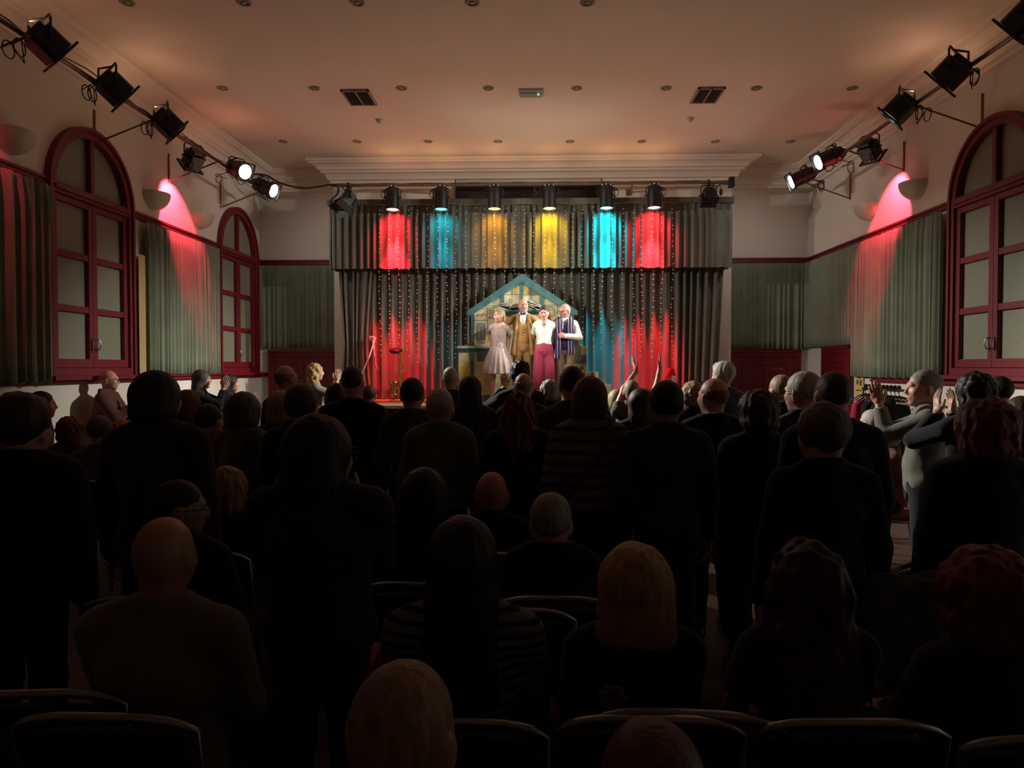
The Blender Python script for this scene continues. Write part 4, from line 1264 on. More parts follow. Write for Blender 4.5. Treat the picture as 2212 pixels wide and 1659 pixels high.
# ------------------------------------------------------------------ people: smooth implicit bodies turned into meshes
def V3(*a): return np.array(a, np.float64)
class Field:
    def __init__(s, lo, hi, h):
        s.lo = np.array(lo, float); s.h = h
        n = np.maximum(4, np.ceil((np.array(hi) - s.lo) / h).astype(int) + 1)
        s.ax = [s.lo[i] + h * np.arange(n[i]) for i in range(3)]
        s.F = np.full(n, 0.3, np.float32)
    def sub(s, lo, hi, m):
        sl, g = [], []
        for i in range(3):
            a = max(0, int((lo[i] - m - s.lo[i]) / s.h)); b = min(len(s.ax[i]), int((hi[i] + m - s.lo[i]) / s.h) + 2)
            if b - a < 1: return None, None
            sl.append(slice(a, b)); g.append(s.ax[i][a:b])
        return tuple(sl), np.meshgrid(*g, indexing='ij', sparse=True)
    def dist(s, pr, off=0.0, marg=0.09):
        if pr[0] == 'c':
            a, b, ra, rb = pr[1], pr[2], pr[3] + off, pr[4] + off
            r = max(ra, rb)
            sl, g = s.sub(np.minimum(a, b) - r, np.maximum(a, b) + r, marg)
            if sl is None: return None, None
            ba = b - a; bb = max(1e-9, ba @ ba)
            t = ((g[0] - a[0]) * ba[0] + (g[1] - a[1]) * ba[1] + (g[2] - a[2]) * ba[2]) / bb
            t = np.clip(t, 0, 1)
            d = np.sqrt((g[0] - a[0] - t * ba[0]) ** 2 + (g[1] - a[1] - t * ba[1]) ** 2 + (g[2] - a[2] - t * ba[2]) ** 2) - (ra + (rb - ra) * t)
            return sl, d
        c, r = pr[1], pr[2] + off
        R = pr[3] if len(pr) > 3 and pr[3] is not None else None
        m = r.max() if R is not None else r
        sl, g = s.sub(c - m, c + m, marg)
        if sl is None: return None, None
        x, y, z = g[0] - c[0], g[1] - c[1], g[2] - c[2]
        if R is not None:
            x, y, z = R[0, 0] * x + R[1, 0] * y + R[2, 0] * z, R[0, 1] * x + R[1, 1] * y + R[2, 1] * z, R[0, 2] * x + R[1, 2] * y + R[2, 2] * z
        k0 = np.sqrt((x / r[0]) ** 2 + (y / r[1]) ** 2 + (z / r[2]) ** 2)
        k1 = np.sqrt((x / r[0] ** 2) ** 2 + (y / r[1] ** 2) ** 2 + (z / r[2] ** 2) ** 2) + 1e-9
        return sl, k0 * (k0 - 1) / k1
    def add(s, prs, k=0.03, off=0.0):
        for pr in prs:
            sl, d = s.dist(pr, off)
            if sl is None: continue
            kk = pr[-1]['k'] if isinstance(pr[-1], dict) else k
            f = s.F[sl]
            h = np.clip(0.5 + 0.5 * (f - d) / kk, 0, 1)
            s.F[sl] = f * (1 - h) + d * h - kk * h * (1 - h)
        return s
    def cut(s, prs, k=0.008, off=0.0):
        for pr in prs:
            sl, d = s.dist(pr, off, 0.03)
            if sl is None: continue
            f = s.F[sl]; nd = -d
            h = np.clip(0.5 - 0.5 * (f - nd) / k, 0, 1)
            s.F[sl] = f * (1 - h) + nd * h + k * h * (1 - h)
        return s
    def plane(s, n, p):          # keep the side where n.(x-p) < 0
        g = np.meshgrid(*s.ax, indexing='ij', sparse=True)
        s.F = np.maximum(s.F, ((g[0] - p[0]) * n[0] + (g[1] - p[1]) * n[1] + (g[2] - p[2]) * n[2]).astype(np.float32))
        return s
    def noise(s, amp, f, seed=0, iso=(1, 1, 1)):
        r = np.random.RandomState(seed); p = r.uniform(0, 6.28, 9)
        g = np.meshgrid(*s.ax, indexing='ij', sparse=True)
        x, y, z = g[0] * f * iso[0], g[1] * f * iso[1], g[2] * f * iso[2]
        n = np.sin(x + p[0] + 1.3 * np.sin(y * .9 + p[1])) * np.sin(y * 1.1 + p[2] + np.sin(z * .8 + p[3])) + .6 * np.sin(z * 1.2 + p[4] + 1.2 * np.sin(x * .7 + p[5]) ) * np.sin(x * 1.7 + y * 1.3 + p[6])
        s.F = s.F + (amp * n).astype(np.float32)
        return s
    def mesh(s):
        Fv = s.F
        Fv[0] = Fv[-1] = 0.05; Fv[:, 0] = Fv[:, -1] = 0.05; Fv[:, :, 0] = Fv[:, :, -1] = 0.05
        S = Fv < 0
        nx, ny, nz = Fv.shape
        cs = np.zeros((nx - 1, ny - 1, nz - 1), np.int8)
        for a in (0, 1):
            for b in (0, 1):
                for c in (0, 1):
                    cs += S[a:nx - 1 + a, b:ny - 1 + b, c:nz - 1 + c]
        act = (cs > 0) & (cs < 8)
        idx = np.argwhere(act)
        if len(idx) == 0: return np.zeros((0, 3)), np.zeros((0, 4), int)
        vid = np.full(act.shape, -1, np.int32); vid[act] = np.arange(len(idx))
        acc = np.zeros((len(idx), 3)); cnt = np.zeros(len(idx))
        I = idx.T
        corners = [(a, b, c) for a in (0, 1) for b in (0, 1) for c in (0, 1)]
        for c0 in corners:
            for ax in range(3):
                if c0[ax]: continue
                c1 = list(c0); c1[ax] = 1
                f0 = Fv[I[0] + c0[0], I[1] + c0[1], I[2] + c0[2]]; f1 = Fv[I[0] + c1[0], I[1] + c1[1], I[2] + c1[2]]
                m = (f0 < 0) != (f1 < 0)
                t = f0[m] / (f0[m] - f1[m])
                for q in range(3):
                    acc[m, q] += c0[q] + (t if q == ax else 0)
                cnt[m] += 1
        v = s.lo + s.h * (idx + acc / cnt[:, None])
        faces = []
        for ax in range(3):
            a1, a2 = [(1, 2), (2, 0), (0, 1)][ax]
            sl0 = [slice(None)] * 3; sl1 = [slice(None)] * 3
            sl0[ax] = slice(0, -1); sl1[ax] = slice(1, None)
            e = S[tuple(sl0)] != S[tuple(sl1)]
            q = np.argwhere(e)
            q = q[(q[:, a1] > 0) & (q[:, a2] > 0) & (q[:, a1] < Fv.shape[a1] - 1) & (q[:, a2] < Fv.shape[a2] - 1)]
            if len(q) == 0: continue
            ins = S[q[:, 0], q[:, 1], q[:, 2]]
            def g(d1, d2):
                r = q.copy(); r[:, a1] += d1; r[:, a2] += d2
                return vid[r[:, 0], r[:, 1], r[:, 2]]
            A, B, Cc, D = g(-1, -1), g(0, -1), g(0, 0), g(-1, 0)
            f = np.stack([A, B, Cc, D], 1)
            f[~ins] = f[~ins][:, ::-1]
            faces.append(f)
        f = np.concatenate(faces)
        return v, f[(f >= 0).all(1)]
def np_obj(name, parts, mats, parent, mids=None):
    vs, fs, mi, n = [], [], [], 0
    for k, (v, f) in enumerate(parts):
        if len(v) == 0: continue
        vs.append(v); fs.append(f + n); n += len(v)
        mi.append(np.full(len(f), mids[k] if mids else 0, np.int32))
    if not vs: return None
    v = np.concatenate(vs); f = np.concatenate(fs); mi = np.concatenate(mi)
    me = bpy.data.meshes.new(name)
    me.vertices.add(len(v)); me.vertices.foreach_set('co', v.astype(np.float32).ravel())
    me.loops.add(len(f) * 4); me.loops.foreach_set('vertex_index', f.astype(np.int32).ravel())
    me.polygons.add(len(f)); me.polygons.foreach_set('loop_start', np.arange(len(f), dtype=np.int32) * 4)
    me.update(calc_edges=True)
    for m in (mats if isinstance(mats, (list, tuple)) else [mats]): me.materials.append(m)
    me.polygons.foreach_set('material_index', mi)
    me.polygons.foreach_set('use_smooth', np.ones(len(f), bool))
    me.validate(); me.update()
    o = bpy.data.objects.new(name, me); C.objects.link(o); o.parent = parent
    return o
def bounds(prs, off, m=0.03):
    lo, hi = np.full(3, 9.), np.full(3, -9.)
    for p in prs:
        if p[0] == 'c':
            r = max(p[3], p[4]) + off
            lo = np.minimum(lo, np.minimum(p[1], p[2]) - r); hi = np.maximum(hi, np.maximum(p[1], p[2]) + r)
        else:
            r = p[2].max() + off if len(p) > 3 and p[3] is not None else p[2] + off
            lo = np.minimum(lo, p[1] - r); hi = np.maximum(hi, p[1] + r)
    return lo - m, hi + m
def rotz(a): c, s = math.cos(a), math.sin(a); return np.array([[c, -s, 0], [s, c, 0], [0, 0, 1.]])
def rotx(a): c, s = math.cos(a), math.sin(a); return np.array([[1., 0, 0], [0, c, -s], [0, s, c]])
def roty(a): c, s = math.cos(a), math.sin(a); return np.array([[c, 0, s], [0, 1., 0], [-s, 0, c]])
def ik(S, W, l1, l2, pole):
    d = W - S; L = np.linalg.norm(d)
    if L > (l1 + l2) * .995: W = S + d / L * (l1 + l2) * .995; d = W - S; L = np.linalg.norm(d)
    u = d / L
    a = (l1 * l1 - l2 * l2 + L * L) / (2 * L)
    h = math.sqrt(max(0, l1 * l1 - a * a))
    p = np.array(pole, float); p = p - u * (p @ u); p /= np.linalg.norm(p) + 1e-9
    return S + u * a + p * h, W
def hand_prims(W, d, nrm, thumb, curl=.25, s=1.0, spread=.10):
    """W wrist, d finger direction, nrm palm normal, thumb: sideways direction the thumb leaves to"""
    d = np.array(d, float); d /= np.linalg.norm(d)
    nrm = np.array(nrm, float); nrm -= d * (nrm @ d); nrm /= np.linalg.norm(nrm)
    sd = np.cross(nrm, d); sd /= np.linalg.norm(sd)
    if sd @ np.array(thumb, float) < 0: sd = -sd
    R = np.stack([sd, d, nrm], 1)
    def L(x, y, z): return W + R @ (np.array([x, y, z]) * s)
    pr = [('c', L(0, -.015, 0), L(0, .02, 0), .024 * s, .026 * s)]
    pr += [('e', L(.0, .052, 0), V3(.041, .052, .015) * s, R)]
    pr += [('c', L(.022, .03, .004), L(.030, .06, .004), .015 * s, .012 * s)]
    for i, (x, l) in enumerate(((.030, .074), (.010, .084), (-.010, .078), (-.029, .060))):
        sx = (1.5 - i) * spread
        p0 = np.array([x, .088 - abs(i - 1.2) * .005, 0])
        a = curl * (.5 + .1 * i); fr = [.45, .32, .25]
        q = p0
        for j in range(3):
            dv = np.array([math.sin(sx * .5), math.cos(a), math.sin(a)]); dv /= np.linalg.norm(dv)
            q2 = q + dv * l * fr[j]
            pr.append(('c', L(*q), L(*q2), (.0092 - .0009 * j) * s, (.0086 - .001 * j) * s, {'k': .004}))
            q = q2; a += curl * 1.1
    q0 = np.array([.028, .022, .004]); q1 = np.array([.052, .055, .012]); q2 = np.array([.060, .088, .018])
    pr += [('c', L(*q0), L(*q1), .013 * s, .0105 * s, {'k': .010}), ('c', L(*q1), L(*q2), .0102 * s, .0085 * s, {'k': .005})]
    return pr

SKINS = dict(fair=(.52, .30, .22), pink=(.55, .27, .20), tan=(.36, .20, .13), dark=(.12, .06, .04))
def skinmat(c):
    return mat(SKINS[c] if isinstance(c, str) else c, 0.5, bump=(40, 0.15, 0.003), vary=0.08, vscale=25)
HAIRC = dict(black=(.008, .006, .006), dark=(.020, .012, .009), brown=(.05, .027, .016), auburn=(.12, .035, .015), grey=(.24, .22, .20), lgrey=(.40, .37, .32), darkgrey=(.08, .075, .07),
             blond=(.36, .24, .11), red=(.14, .022, .014), fair=(.30, .20, .12), ginger=(.30, .11, .04))

def head_prims(hc, R, s, nose=1.0):
    def L(*v): return hc + R @ (np.array(v) * s)
    def r(*v): return np.array(v) * s
    p = [('e', L(0, -.014, .022), r(.076, .097, .095), R), ('e', L(0, .028, -.045), r(.058, .060, .070), R), ('e', L(0, .01, -.02), r(.068, .075, .07), R),
         ('e', L(0, .060, -.096), r(.024, .022, .020), R, {'k': .025}),
         ('c', L(-.028, .078, .022), L(.028, .078, .022), .013 * s, .013 * s, {'k': .015}),
         ('e', L(-.040, .062, -.025), r(.020, .018, .018), R, {'k': .02}), ('e', L(.040, .062, -.025), r(.020, .018, .018), R, {'k': .02}),
         ('c', L(0, .088, .008), L(0, .1035, -.026), .009 * s, .0115 * s, {'k': .010}),
         ('c', L(-.010, .094, -.032), L(.010, .094, -.032), .009 * s, .009 * s, {'k': .008}),
         ('c', L(-.016, .083, -.060), L(.016, .083, -.060), .009 * s, .009 * s, {'k': .010})]
    for sx in (-1, 1):
        E = R @ rotz(sx * -.35)
        p += [('e', L(sx * .079, -.012, -.008), r(.009, .020, .031), E, {'k': .007}), ('e', L(sx * .077, -.006, -.034), r(.008, .010, .012), E, {'k': .007})]
    cuts = [('e', L(sx * .031, .094, .002), r(.017, .014, .010), R) for sx in (-1, 1)] + [('c', L(-.017, .0985, -.0600), L(.017, .0985, -.0600), .0028 * s, .0028 * s)]
    return p, cuts, L, r

HS = {}
def hair_field(style, L, r, R, s, h, seed=0, clipback=None):
    cut_face = [('e', L(0, .090, -.060), r(.074, .068, .098), R)]
    U = []
    nz = (0.0015, 120)
    base = [('e', L(0, -.020, .030), r(.085, .104, .098), R)]
    planes = []
    up = R @ V3(0, 0, 1); fw = R @ V3(0, 1, 0)
    k = .02
    if style == 'short':
        U = base; planes = [(-up, L(0, 0, -.062)), (fw, L(0, .072, 0))]; cut_face = [('e', L(0, .098, -.035), r(.082, .070, .092), R), ('e', L(-.085, .03, -.05), r(.03, .045, .06), R), ('e', L(.085, .03, -.05), r(.03, .045, .06), R)]
    elif style == 'crop':
        U = [('e', L(0, -.016, .024), r(.0785, .0995, .0975), R)]; planes = [(-up, L(0, 0, -.055)), (fw, L(0, .070, 0))]; nz = (.0006, 200)
        cut_face = [('e', L(0, .10, -.035), r(.082, .070, .096), R), ('e', L(-.085, .03, -.05), r(.03, .045, .06), R), ('e', L(.085, .03, -.05), r(.03, .045, .06), R)]
    elif style == 'fringe':        # horseshoe of hair round a bald crown
        U = [('e', L(0, -.017, .020), r(.0795, .0995, .092), R)]; planes = [(-up, L(0, 0, -.060)), (up, L(0, -.02, .046)), (fw, L(0, .03, 0))]
        cut_face = [('e', L(0, .02, .115), r(.075, .115, .09), R)]
    elif style == 'full':
        U = base + [('e', L(0, -.02, .045), r(.090, .106, .095), R), ('e', L(0, .045, .085), r(.06, .05, .035), R)]; planes = [(-up, L(0, 0, -.072))]; nz = (.004, 60)
        cut_face = [('e', L(0, .105, -.035), r(.078, .066, .092), R)]
    elif style == 'bob':
        U = base + [('e', L(0, -.022, .01), r(.102, .112, .110), R), ('e', L(0, -.030, -.055), r(.108, .098, .085), R)]; planes = [(-up, L(0, 0, -.125))]; nz = (.002, 70)
    elif style == 'longbob':
        U = base + [('e', L(0, -.022, .01), r(.098, .110, .108), R), ('e', L(0, -.035, -.07), r(.105, .090, .10), R), ('c', L(-.05, -.05, -.1), L(-.06, -.045, -.17), .05 * s, .04 * s), ('c', L(.05, -.05, -.1), L(.06, -.045, -.17), .05 * s, .04 * s)]; planes = [(-up, L(0, 0, -.19))]; nz = (.002, 60)
    elif style in ('long', 'longcurl'):
        U = base + [('e', L(0, -.022, .01), r(.096, .110, .108), R), ('e', L(0, -.045, -.07), r(.100, .085, .11), R),
                    ('c', L(-.045, -.065, -.1), L(-.060, -.095, -.33), .055 * s, .05 * s), ('c', L(.045, -.065, -.1), L(.060, -.095, -.33), .055 * s, .05 * s), ('c', L(0, -.08, -.1), L(0, -.115, -.36), .055 * s, .05 * s)]
        nz = (.002, 60) if style == 'long' else (.009, 55)
        if style == 'longcurl':
            U += [('c', L(-.06, -.03, -.02), L(-.085, -.03, -.24), .05 * s, .055 * s), ('c', L(.06, -.03, -.02), L(.085, -.03, -.24), .05 * s, .055 * s)]
    elif style == 'curly':
        U = base + [('e', L(0, -.02, .035), r(.104, .116, .106), R), ('e', L(0, -.035, -.04), r(.100, .095, .075), R)]; planes = [(-up, L(0, 0, -.105))]; nz = (.007, 75)
    elif style == 'bun':
        U = base + [('e', L(0, -.115, .02), r(.04, .035, .04), R)]; planes = [(-up, L(0, 0, -.07))]; nz = (.0015, 80)
        cut_face = [('e', L(0, .098, -.035), r(.080, .068, .100), R)]
    elif style == 'rolled':       # 1940s, combed back off the face
        U = [('e', L(0, -.020, .028), r(.083, .101, .100), R), ('e', L(0, .035, .098), r(.052, .035, .028), R), ('e', L(0, -.07, -.05), r(.075, .045, .045), R), ('c', L(-.07, -.05, -.02), L(-.065, -.055, -.09), .022 * s, .02 * s), ('c', L(.07, -.05, -.02), L(.065, -.055, -.09), .022 * s, .02 * s)]
        planes = []; nz = (.002, 90)
        cut_face = [('e', L(0, .102, -.030), r(.080, .062, .100), R)]
    lo, hi = bounds(U, .015)
    f = Field(lo, hi, h)
    f.add(U, k)
    f.noise(nz[0], nz[1], seed, (1, 1, .35 if 'curl' not in style else .9))
    f.cut(cut_face, .012)
    for n, p in planes: f.plane(n, p)
    return f.mesh()

NP = [0]
def person(X, Y, Z, ztop, yaw, label, pose='stand', hair='short', hc='dark', skin='fair', top=(.02, .02, .025), bottom=(.012, .012, .016), group=None,
           hs=1.0, wide=1.0, girth=1.0, head=(0, 0, 0), lean=0.0, arms='down', coat=.016, sleeve='long', hem=None, topmat=None, res=1.0, parts=None, collar=None,
           glasses=False, face=False, feetz=None, bottommat=None, skirt=None, hood=False, noarms=False, armL=None, armR=None, seed=None, hands_fine=False, tilt=0.0, sx=0.0):
    NP[0] += 1
    seed = NP[0] if seed is None else seed
    r0 = thing('person', (X, Y, Z), label, 'person', group, rz=yaw)
    H = ztop - Z
    if pose == 'stand':
        s = H / 1.75; hipz = .93 * s; sz = 1.0
    else:
        s = min(1.02, max(.80, (H - .50) / .84)); hipz = .53
    Tz = lambda z: hipz + (z - .93) * s            # torso heights scale from the hip
    top_extra = 0
    hcz = H - .118 * hs - (.010 if hair not in ('bald', 'fringe', 'crop') else 0)
    lean_y = lambda z: lean * max(0, z - hipz)
    def J(x, y, z): return V3(x * s + sx * max(0, z - hipz), y * s + lean_y(z), z)
    w_ = wide
    shz = Tz(1.425)
    nb = J(0, -.012, Tz(1.475))
    R = rotz(head[0]) @ rotx(head[1]) @ roty(head[2])
    hcen = V3(0, .018, hcz) + V3(sx * (hcz - hipz) + tilt * .1, lean_y(hcz) , 0)
    # a head must sit near the neck
    hcen[2] = max(hcen[2], nb[2] + .10)
    g = girth
    sc = s
    torso = [('e', J(0, -.005, Tz(1.27)), V3(.155 * w_, .108 * g, .20) * sc), ('e', J(0, .008, Tz(1.06)), V3(.138 * (w_ * .5 + g * .5), .110 * g, .17) * sc),
             ('e', J(0, -.005, Tz(.94)), V3(.162 * (w_ * .5 + g * .5), .118 * g, .13) * sc),
             ('c', J(-.140 * w_, -.005, shz - .022), J(0, -.005, shz + .004), .052 * sc, .056 * sc), ('c', J(.140 * w_, -.005, shz - .022), J(0, -.005, shz + .004), .052 * sc, .056 * sc),
             ('c', J(-.030, -.02, Tz(1.475)), J(-.13 * w_, -.01, Tz(1.405)), .038 * sc, .044 * sc), ('c', J(.030, -.02, Tz(1.475)), J(.13 * w_, -.01, Tz(1.405)), .038 * sc, .044 * sc)]
    if pose == 'sit':
        torso[2] = ('e', J(0, -.005, hipz + .02 * s), V3(.17 * (w_ * .5 + g * .5), .125 * g, .12) * sc)
    neck = [('c', nb + V3(0, 0, -.03), hcen + R @ (V3(0, -.022, -.045) * hs), .054 * hs, .053 * hs)]
    legs = []; shoes = []
    for sx_ in (-1, 1):
        if pose == 'stand':
            a, k_, n_ = J(sx_ * .085, 0, .90 * s), V3(sx_ * .10 * s, .015, .49 * s), V3(sx_ * .115 * s, -.01, .09)
            ft = V3(sx_ * .135 * s, .13, .035)
        else:
            a = V3(sx_ * .09, .02, hipz); k_ = V3(sx_ * .11, .42, hipz - .01); n_ = V3(sx_ * .12, .38, .09); ft = V3(sx_ * .13, .52, .035)
        legs += [('c', a, k_, .085 * sc * g ** .5, .056 * sc), ('c', k_, n_, .056 * sc, .038 * sc)]
        legs.append(('e', (k_ * .62 + n_ * .38) + V3(0, -.018, 0), V3(.05, .05, .10) * sc))
        shoes += [('c', V3(n_[0], n_[1] - .03, .042), ft, .042, .034), ('c', n_, n_ + V3(0, 0, -.03), .042, .045)]
    arms_p, hands, sleeves, fore = [], [], [], []
    spec = {'down': (V3(.235, .03, Tz(.86)), (0, .1, -1), (-1, .1, 0), (0, 1, 0), .35), 'clap': (V3(.055, .33 * s, Tz(1.30)), (-.05, .35, 1), (-1, 0, .1), (0, -1, .3), .12),
            'claphigh': (V3(.075, .30 * s, Tz(1.50)), (-.05, .25, 1), (-1, 0, .1), (0, -1, .3), .12), 'lap': (V3(.10, .30, hipz + .11), (-.35, .8, -.15), (0, .2, -1), (-1, 0, 0), .35),
            'over': (V3(.14, .16, Tz(1.86)), (-.25, .1, 1), (-1, .2, 0), (0, -1, 0), .12), 'chin': (V3(.03, .17, Tz(1.50)), (-.15, -.15, 1), (0, -1, 0), (-1, 0, 0), .9)}
    for sd in (-1, 1):
        a_ = armR if sd > 0 and armR is not None else armL if sd < 0 and armL is not None else arms
        if isinstance(a_, str):
            Wp, d, n, th, cu = spec[a_]
            if a_ == 'down' and pose == 'sit': Wp, d, n, th, cu = spec['lap']
            Wp = Wp * V3(sd, 1, 1) + V3(sx * (Wp[2] - hipz), lean_y(Wp[2]), 0); d = V3(d[0] * sd, d[1], d[2]); n = V3(n[0] * sd, n[1], n[2]); th = V3(th[0] * sd, th[1], th[2]); pole = (sd * .55, -.5, -1)
        else:
            Wp, d, n, th, cu, pole = a_
        Sj = J(sd * .176 * w_, -.008, Tz(1.392))
        E, Wp = ik(Sj, np.array(Wp, float), .285 * s, .255 * s, pole)
        arms_p += [('c', Sj, E, .050 * sc, .040 * sc), ('c', E, Wp, .040 * sc, .027 * sc)]
        sleeves.append((Sj, E, Wp))
        hs_ = .98 * s ** .5
        hands.append(hand_prims(Wp, d, n, th, cu, hs_))
    skm = skinmat(skin)
    # one skin mesh: trunk and limbs, finer head and hands
    meshes = []
    b = torso + (arms_p if not noarms else []) + legs + [('c', nb + V3(0, 0, -.08), nb, .07 * s, .055 * hs)]
    lo, hi = bounds(b + shoes, 0)
    meshes.append(Field(lo, hi, .02 * res).add(b, .035).add([(q[0], q[1], q[2], q[3] * .8, q[4] * .8) for q in shoes], .02).mesh())
    hp, cuts, L, r = head_prims(hcen, R, hs)
    lo, hi = bounds(hp + neck, 0)
    fh = Field(lo, hi, .0075 * res).add(hp, .03).add(neck, .03).cut(cuts, .008)
    meshes.append(fh.mesh())
    for i, hp_ in enumerate(hands):
        lo, hi = bounds(hp_, 0, .012)
        hr = .0042 if (hands_fine or face) else .0065
        meshes.append(Field(lo, hi, hr).add(hp_, .012).mesh())
    body = np_obj('body', meshes, skm, r0)
    # hair
    hcol = HAIRC[hc] if isinstance(hc, str) else hc
    if hair == 'fringe':
        sk_ = SKINS[skin] if isinstance(skin, str) else skin
        hcol = tuple(.5 * a + .32 * b for a, b in zip(hcol, sk_))
    hm = hairmat(hcol)
    if hair != 'bald':
        np_obj('hair', [hair_field(hair, L, r, R, hs, .0085 * res if hair not in ('crop', 'fringe') else .0065 * res, seed)], hm, r0)
    # top garment
    tm = topmat or cloth(top)
    if parts is None or 'top' in parts:
        hz = Tz(hem if hem is not None else .86)
        if pose == 'sit': hz = hipz - .055
        gp = list(torso)
        gp += [('c', nb + V3(0, -.0, -.05), nb + V3(0, -.004, .012), .058 * hs, .054 * hs)]
        if coat > .022: gp += [('c', J(0, .0, Tz(1.2)), J(0, .0, hz - .02), .125 * g * sc, .145 * g * sc)]
        slv = []
        for (Sj, E, Wp) in sleeves:
            slv.append(('c', Sj, E, .052 * sc, .043 * sc))
            if sleeve == 'long': slv.append(('c', E, E + (Wp - E) * .97, .043 * sc, .030 * sc))
        if sleeve == 'short':
            slv = [('c', Sj, Sj + (E - Sj) * .60, .046 * sc, .050 * sc) for (Sj, E, Wp) in sleeves]
        lo, hi = bounds(gp + slv, coat)
        lo[2] = max(lo[2], min([hz] + [min(q[1][2], q[2][2]) - .1 for q in slv]) - .05)
        f = Field(lo, hi, .0125 * res).add(gp, .03, coat)
        f.plane((0, 0, -1), V3(0, 0, hz))
        f.noise(.0035, 26, seed, (1, 1, .8))
        f.add(slv, .022, coat * .8)
        f.plane((0, .12, 1), nb + V3(0, 0, .036))
        if collar == 'v': f.cut([('e', nb + V3(0, .10, -.045), V3(.034, .10, .075)), ('e', nb + V3(0, .03, .035), V3(.075, .085, .045))], .01)
        gm = [f.mesh()]
        np_obj('top' if coat < .022 else 'coat', gm, tm, r0)
        if collar in ('shirt', 'coat'):
            mbc = MB(); cr_ = .066 * hs + coat * .35
            ang = [PI * .0 + 2 * PI * k / 24 for k in range(25)]
            rows = [(1.12, -.012), (1.0, .035), (1.10, .008)]
            vs = []
            for (q, dz) in rows:
                for a in ang: vs.append((nb[0] + cr_ * q * math.cos(a), nb[1] + cr_ * q * math.sin(a) * .95, nb[2] + dz + .01 * -math.sin(a)))
            fs = [(i * 25 + k, i * 25 + k + 1, (i + 1) * 25 + k + 1, (i + 1) * 25 + k) for i in range(2) for k in range(24)]
            mbc.add(vs, fs); oc = mbc.build('collar', collar_mat(top, tm, collar), r0, smooth=True)
            so = oc.modifiers.new('thickness', 'SOLIDIFY'); so.thickness = .006
        if hood:
            np_obj('hood', [Field(nb + V3(-.2, -.25, -.2), nb + V3(.2, .12, .14), .012).add([('e', nb + V3(0, -.075, -.02), V3(.10, .07, .06)), ('c', nb + V3(-.07, -.0, .01), nb + V3(.07, -.0, .01), .04, .04)], .03).mesh()], tm, r0)
    if parts is None or 'bottom' in parts:
        bm_ = bottommat or cloth(bottom)
        lp = [q for q in legs] + [torso[2]]
        lo, hi = bounds(lp, .02)
        f = Field(lo, hi, .015 * res).add([('c', q[1], q[2], q[3], max(q[4], .048)) if q[0] == 'c' else q for q in lp], .03, .012)
        f.plane((0, 0, 1), V3(0, 0, Tz(.985) if pose == 'stand' else hipz + .12)); f.plane((0, 0, -1), V3(0, 0, .075))
        np_obj('trousers', [f.mesh()], bm_, r0)
    lo, hi = bounds(shoes, .01)
    f = Field(lo, hi, .0095 * res).add(shoes, .02, .004).plane((0, 0, -1), V3(0, 0, .004))
    np_obj('shoes', [f.mesh()], mat((.012, .01, .01), .35), r0)
    if glasses:
        mg = MB()
        for sx_ in (-1, 1):
            mg.tube([L(sx_ * .034 + .024 * math.cos(a * PI / 8), .108, .0 + .018 * math.sin(a * PI / 8)) for a in range(16)], .0022, 5, closed=True)
            mg.tube([L(sx_ * .058, .106, .006), L(sx_ * .078, .085, .008), L(sx_ * .084, -.01, .006)], .0022, 5)
        mg.tube([L(-.010, .110, .004), L(.010, .110, .004)], .0022, 5)
        mg.build('glasses', M['blackgloss'], r0)
    if face:
        me_ = MB()
        for sx_ in (-1, 1): me_.mat(0).ball(L(sx_ * .031, .0795, .001), (.0095 * hs, .0085 * hs, .0060 * hs), 12, 8); me_.mat(1).ball(L(sx_ * .031, .0855, .001), .0046 * hs, 8, 6)
        me_.build('eyes', [mat((.35, .32, .30), .3), M['blackgloss']], r0, smooth=True)
        mb_ = MB()
        for sx_ in (-1, 1): mb_.tube([L(sx_ * .014, .096, .022), L(sx_ * .032, .094, .028), L(sx_ * .048, .080, .023)], [.0028, .0036, .002], 6)
        mb_.build('eyebrows', hairmat(HAIRC['brown'] if hair != 'bald' else HAIRC['grey']), r0, smooth=True)
        ml = MB()
        ml.tube([L(-.021, .0855, -.059), L(-.008, .0935, -.0565), L(0, .0945, -.058), L(.008, .0935, -.0565), L(.021, .0855, -.059)], [.001, .0035, .003, .0035, .001], 6)
        ml.tube([L(-.019, .0855, -.062), L(0, .0935, -.0655), L(.019, .0855, -.062)], [.001, .0045, .001], 6)
        ml.build('lips', mat((.45, .10, .09), .4), r0, smooth=True)
    return dict(root=r0, L=L, r=r, R=R, hcen=hcen, nb=nb, s=s, Tz=Tz, J=J, hs=hs, hipz=hipz, torso=torso, sleeves=sleeves, legs=legs)
def collar_mat(top, tm, kind): return tm

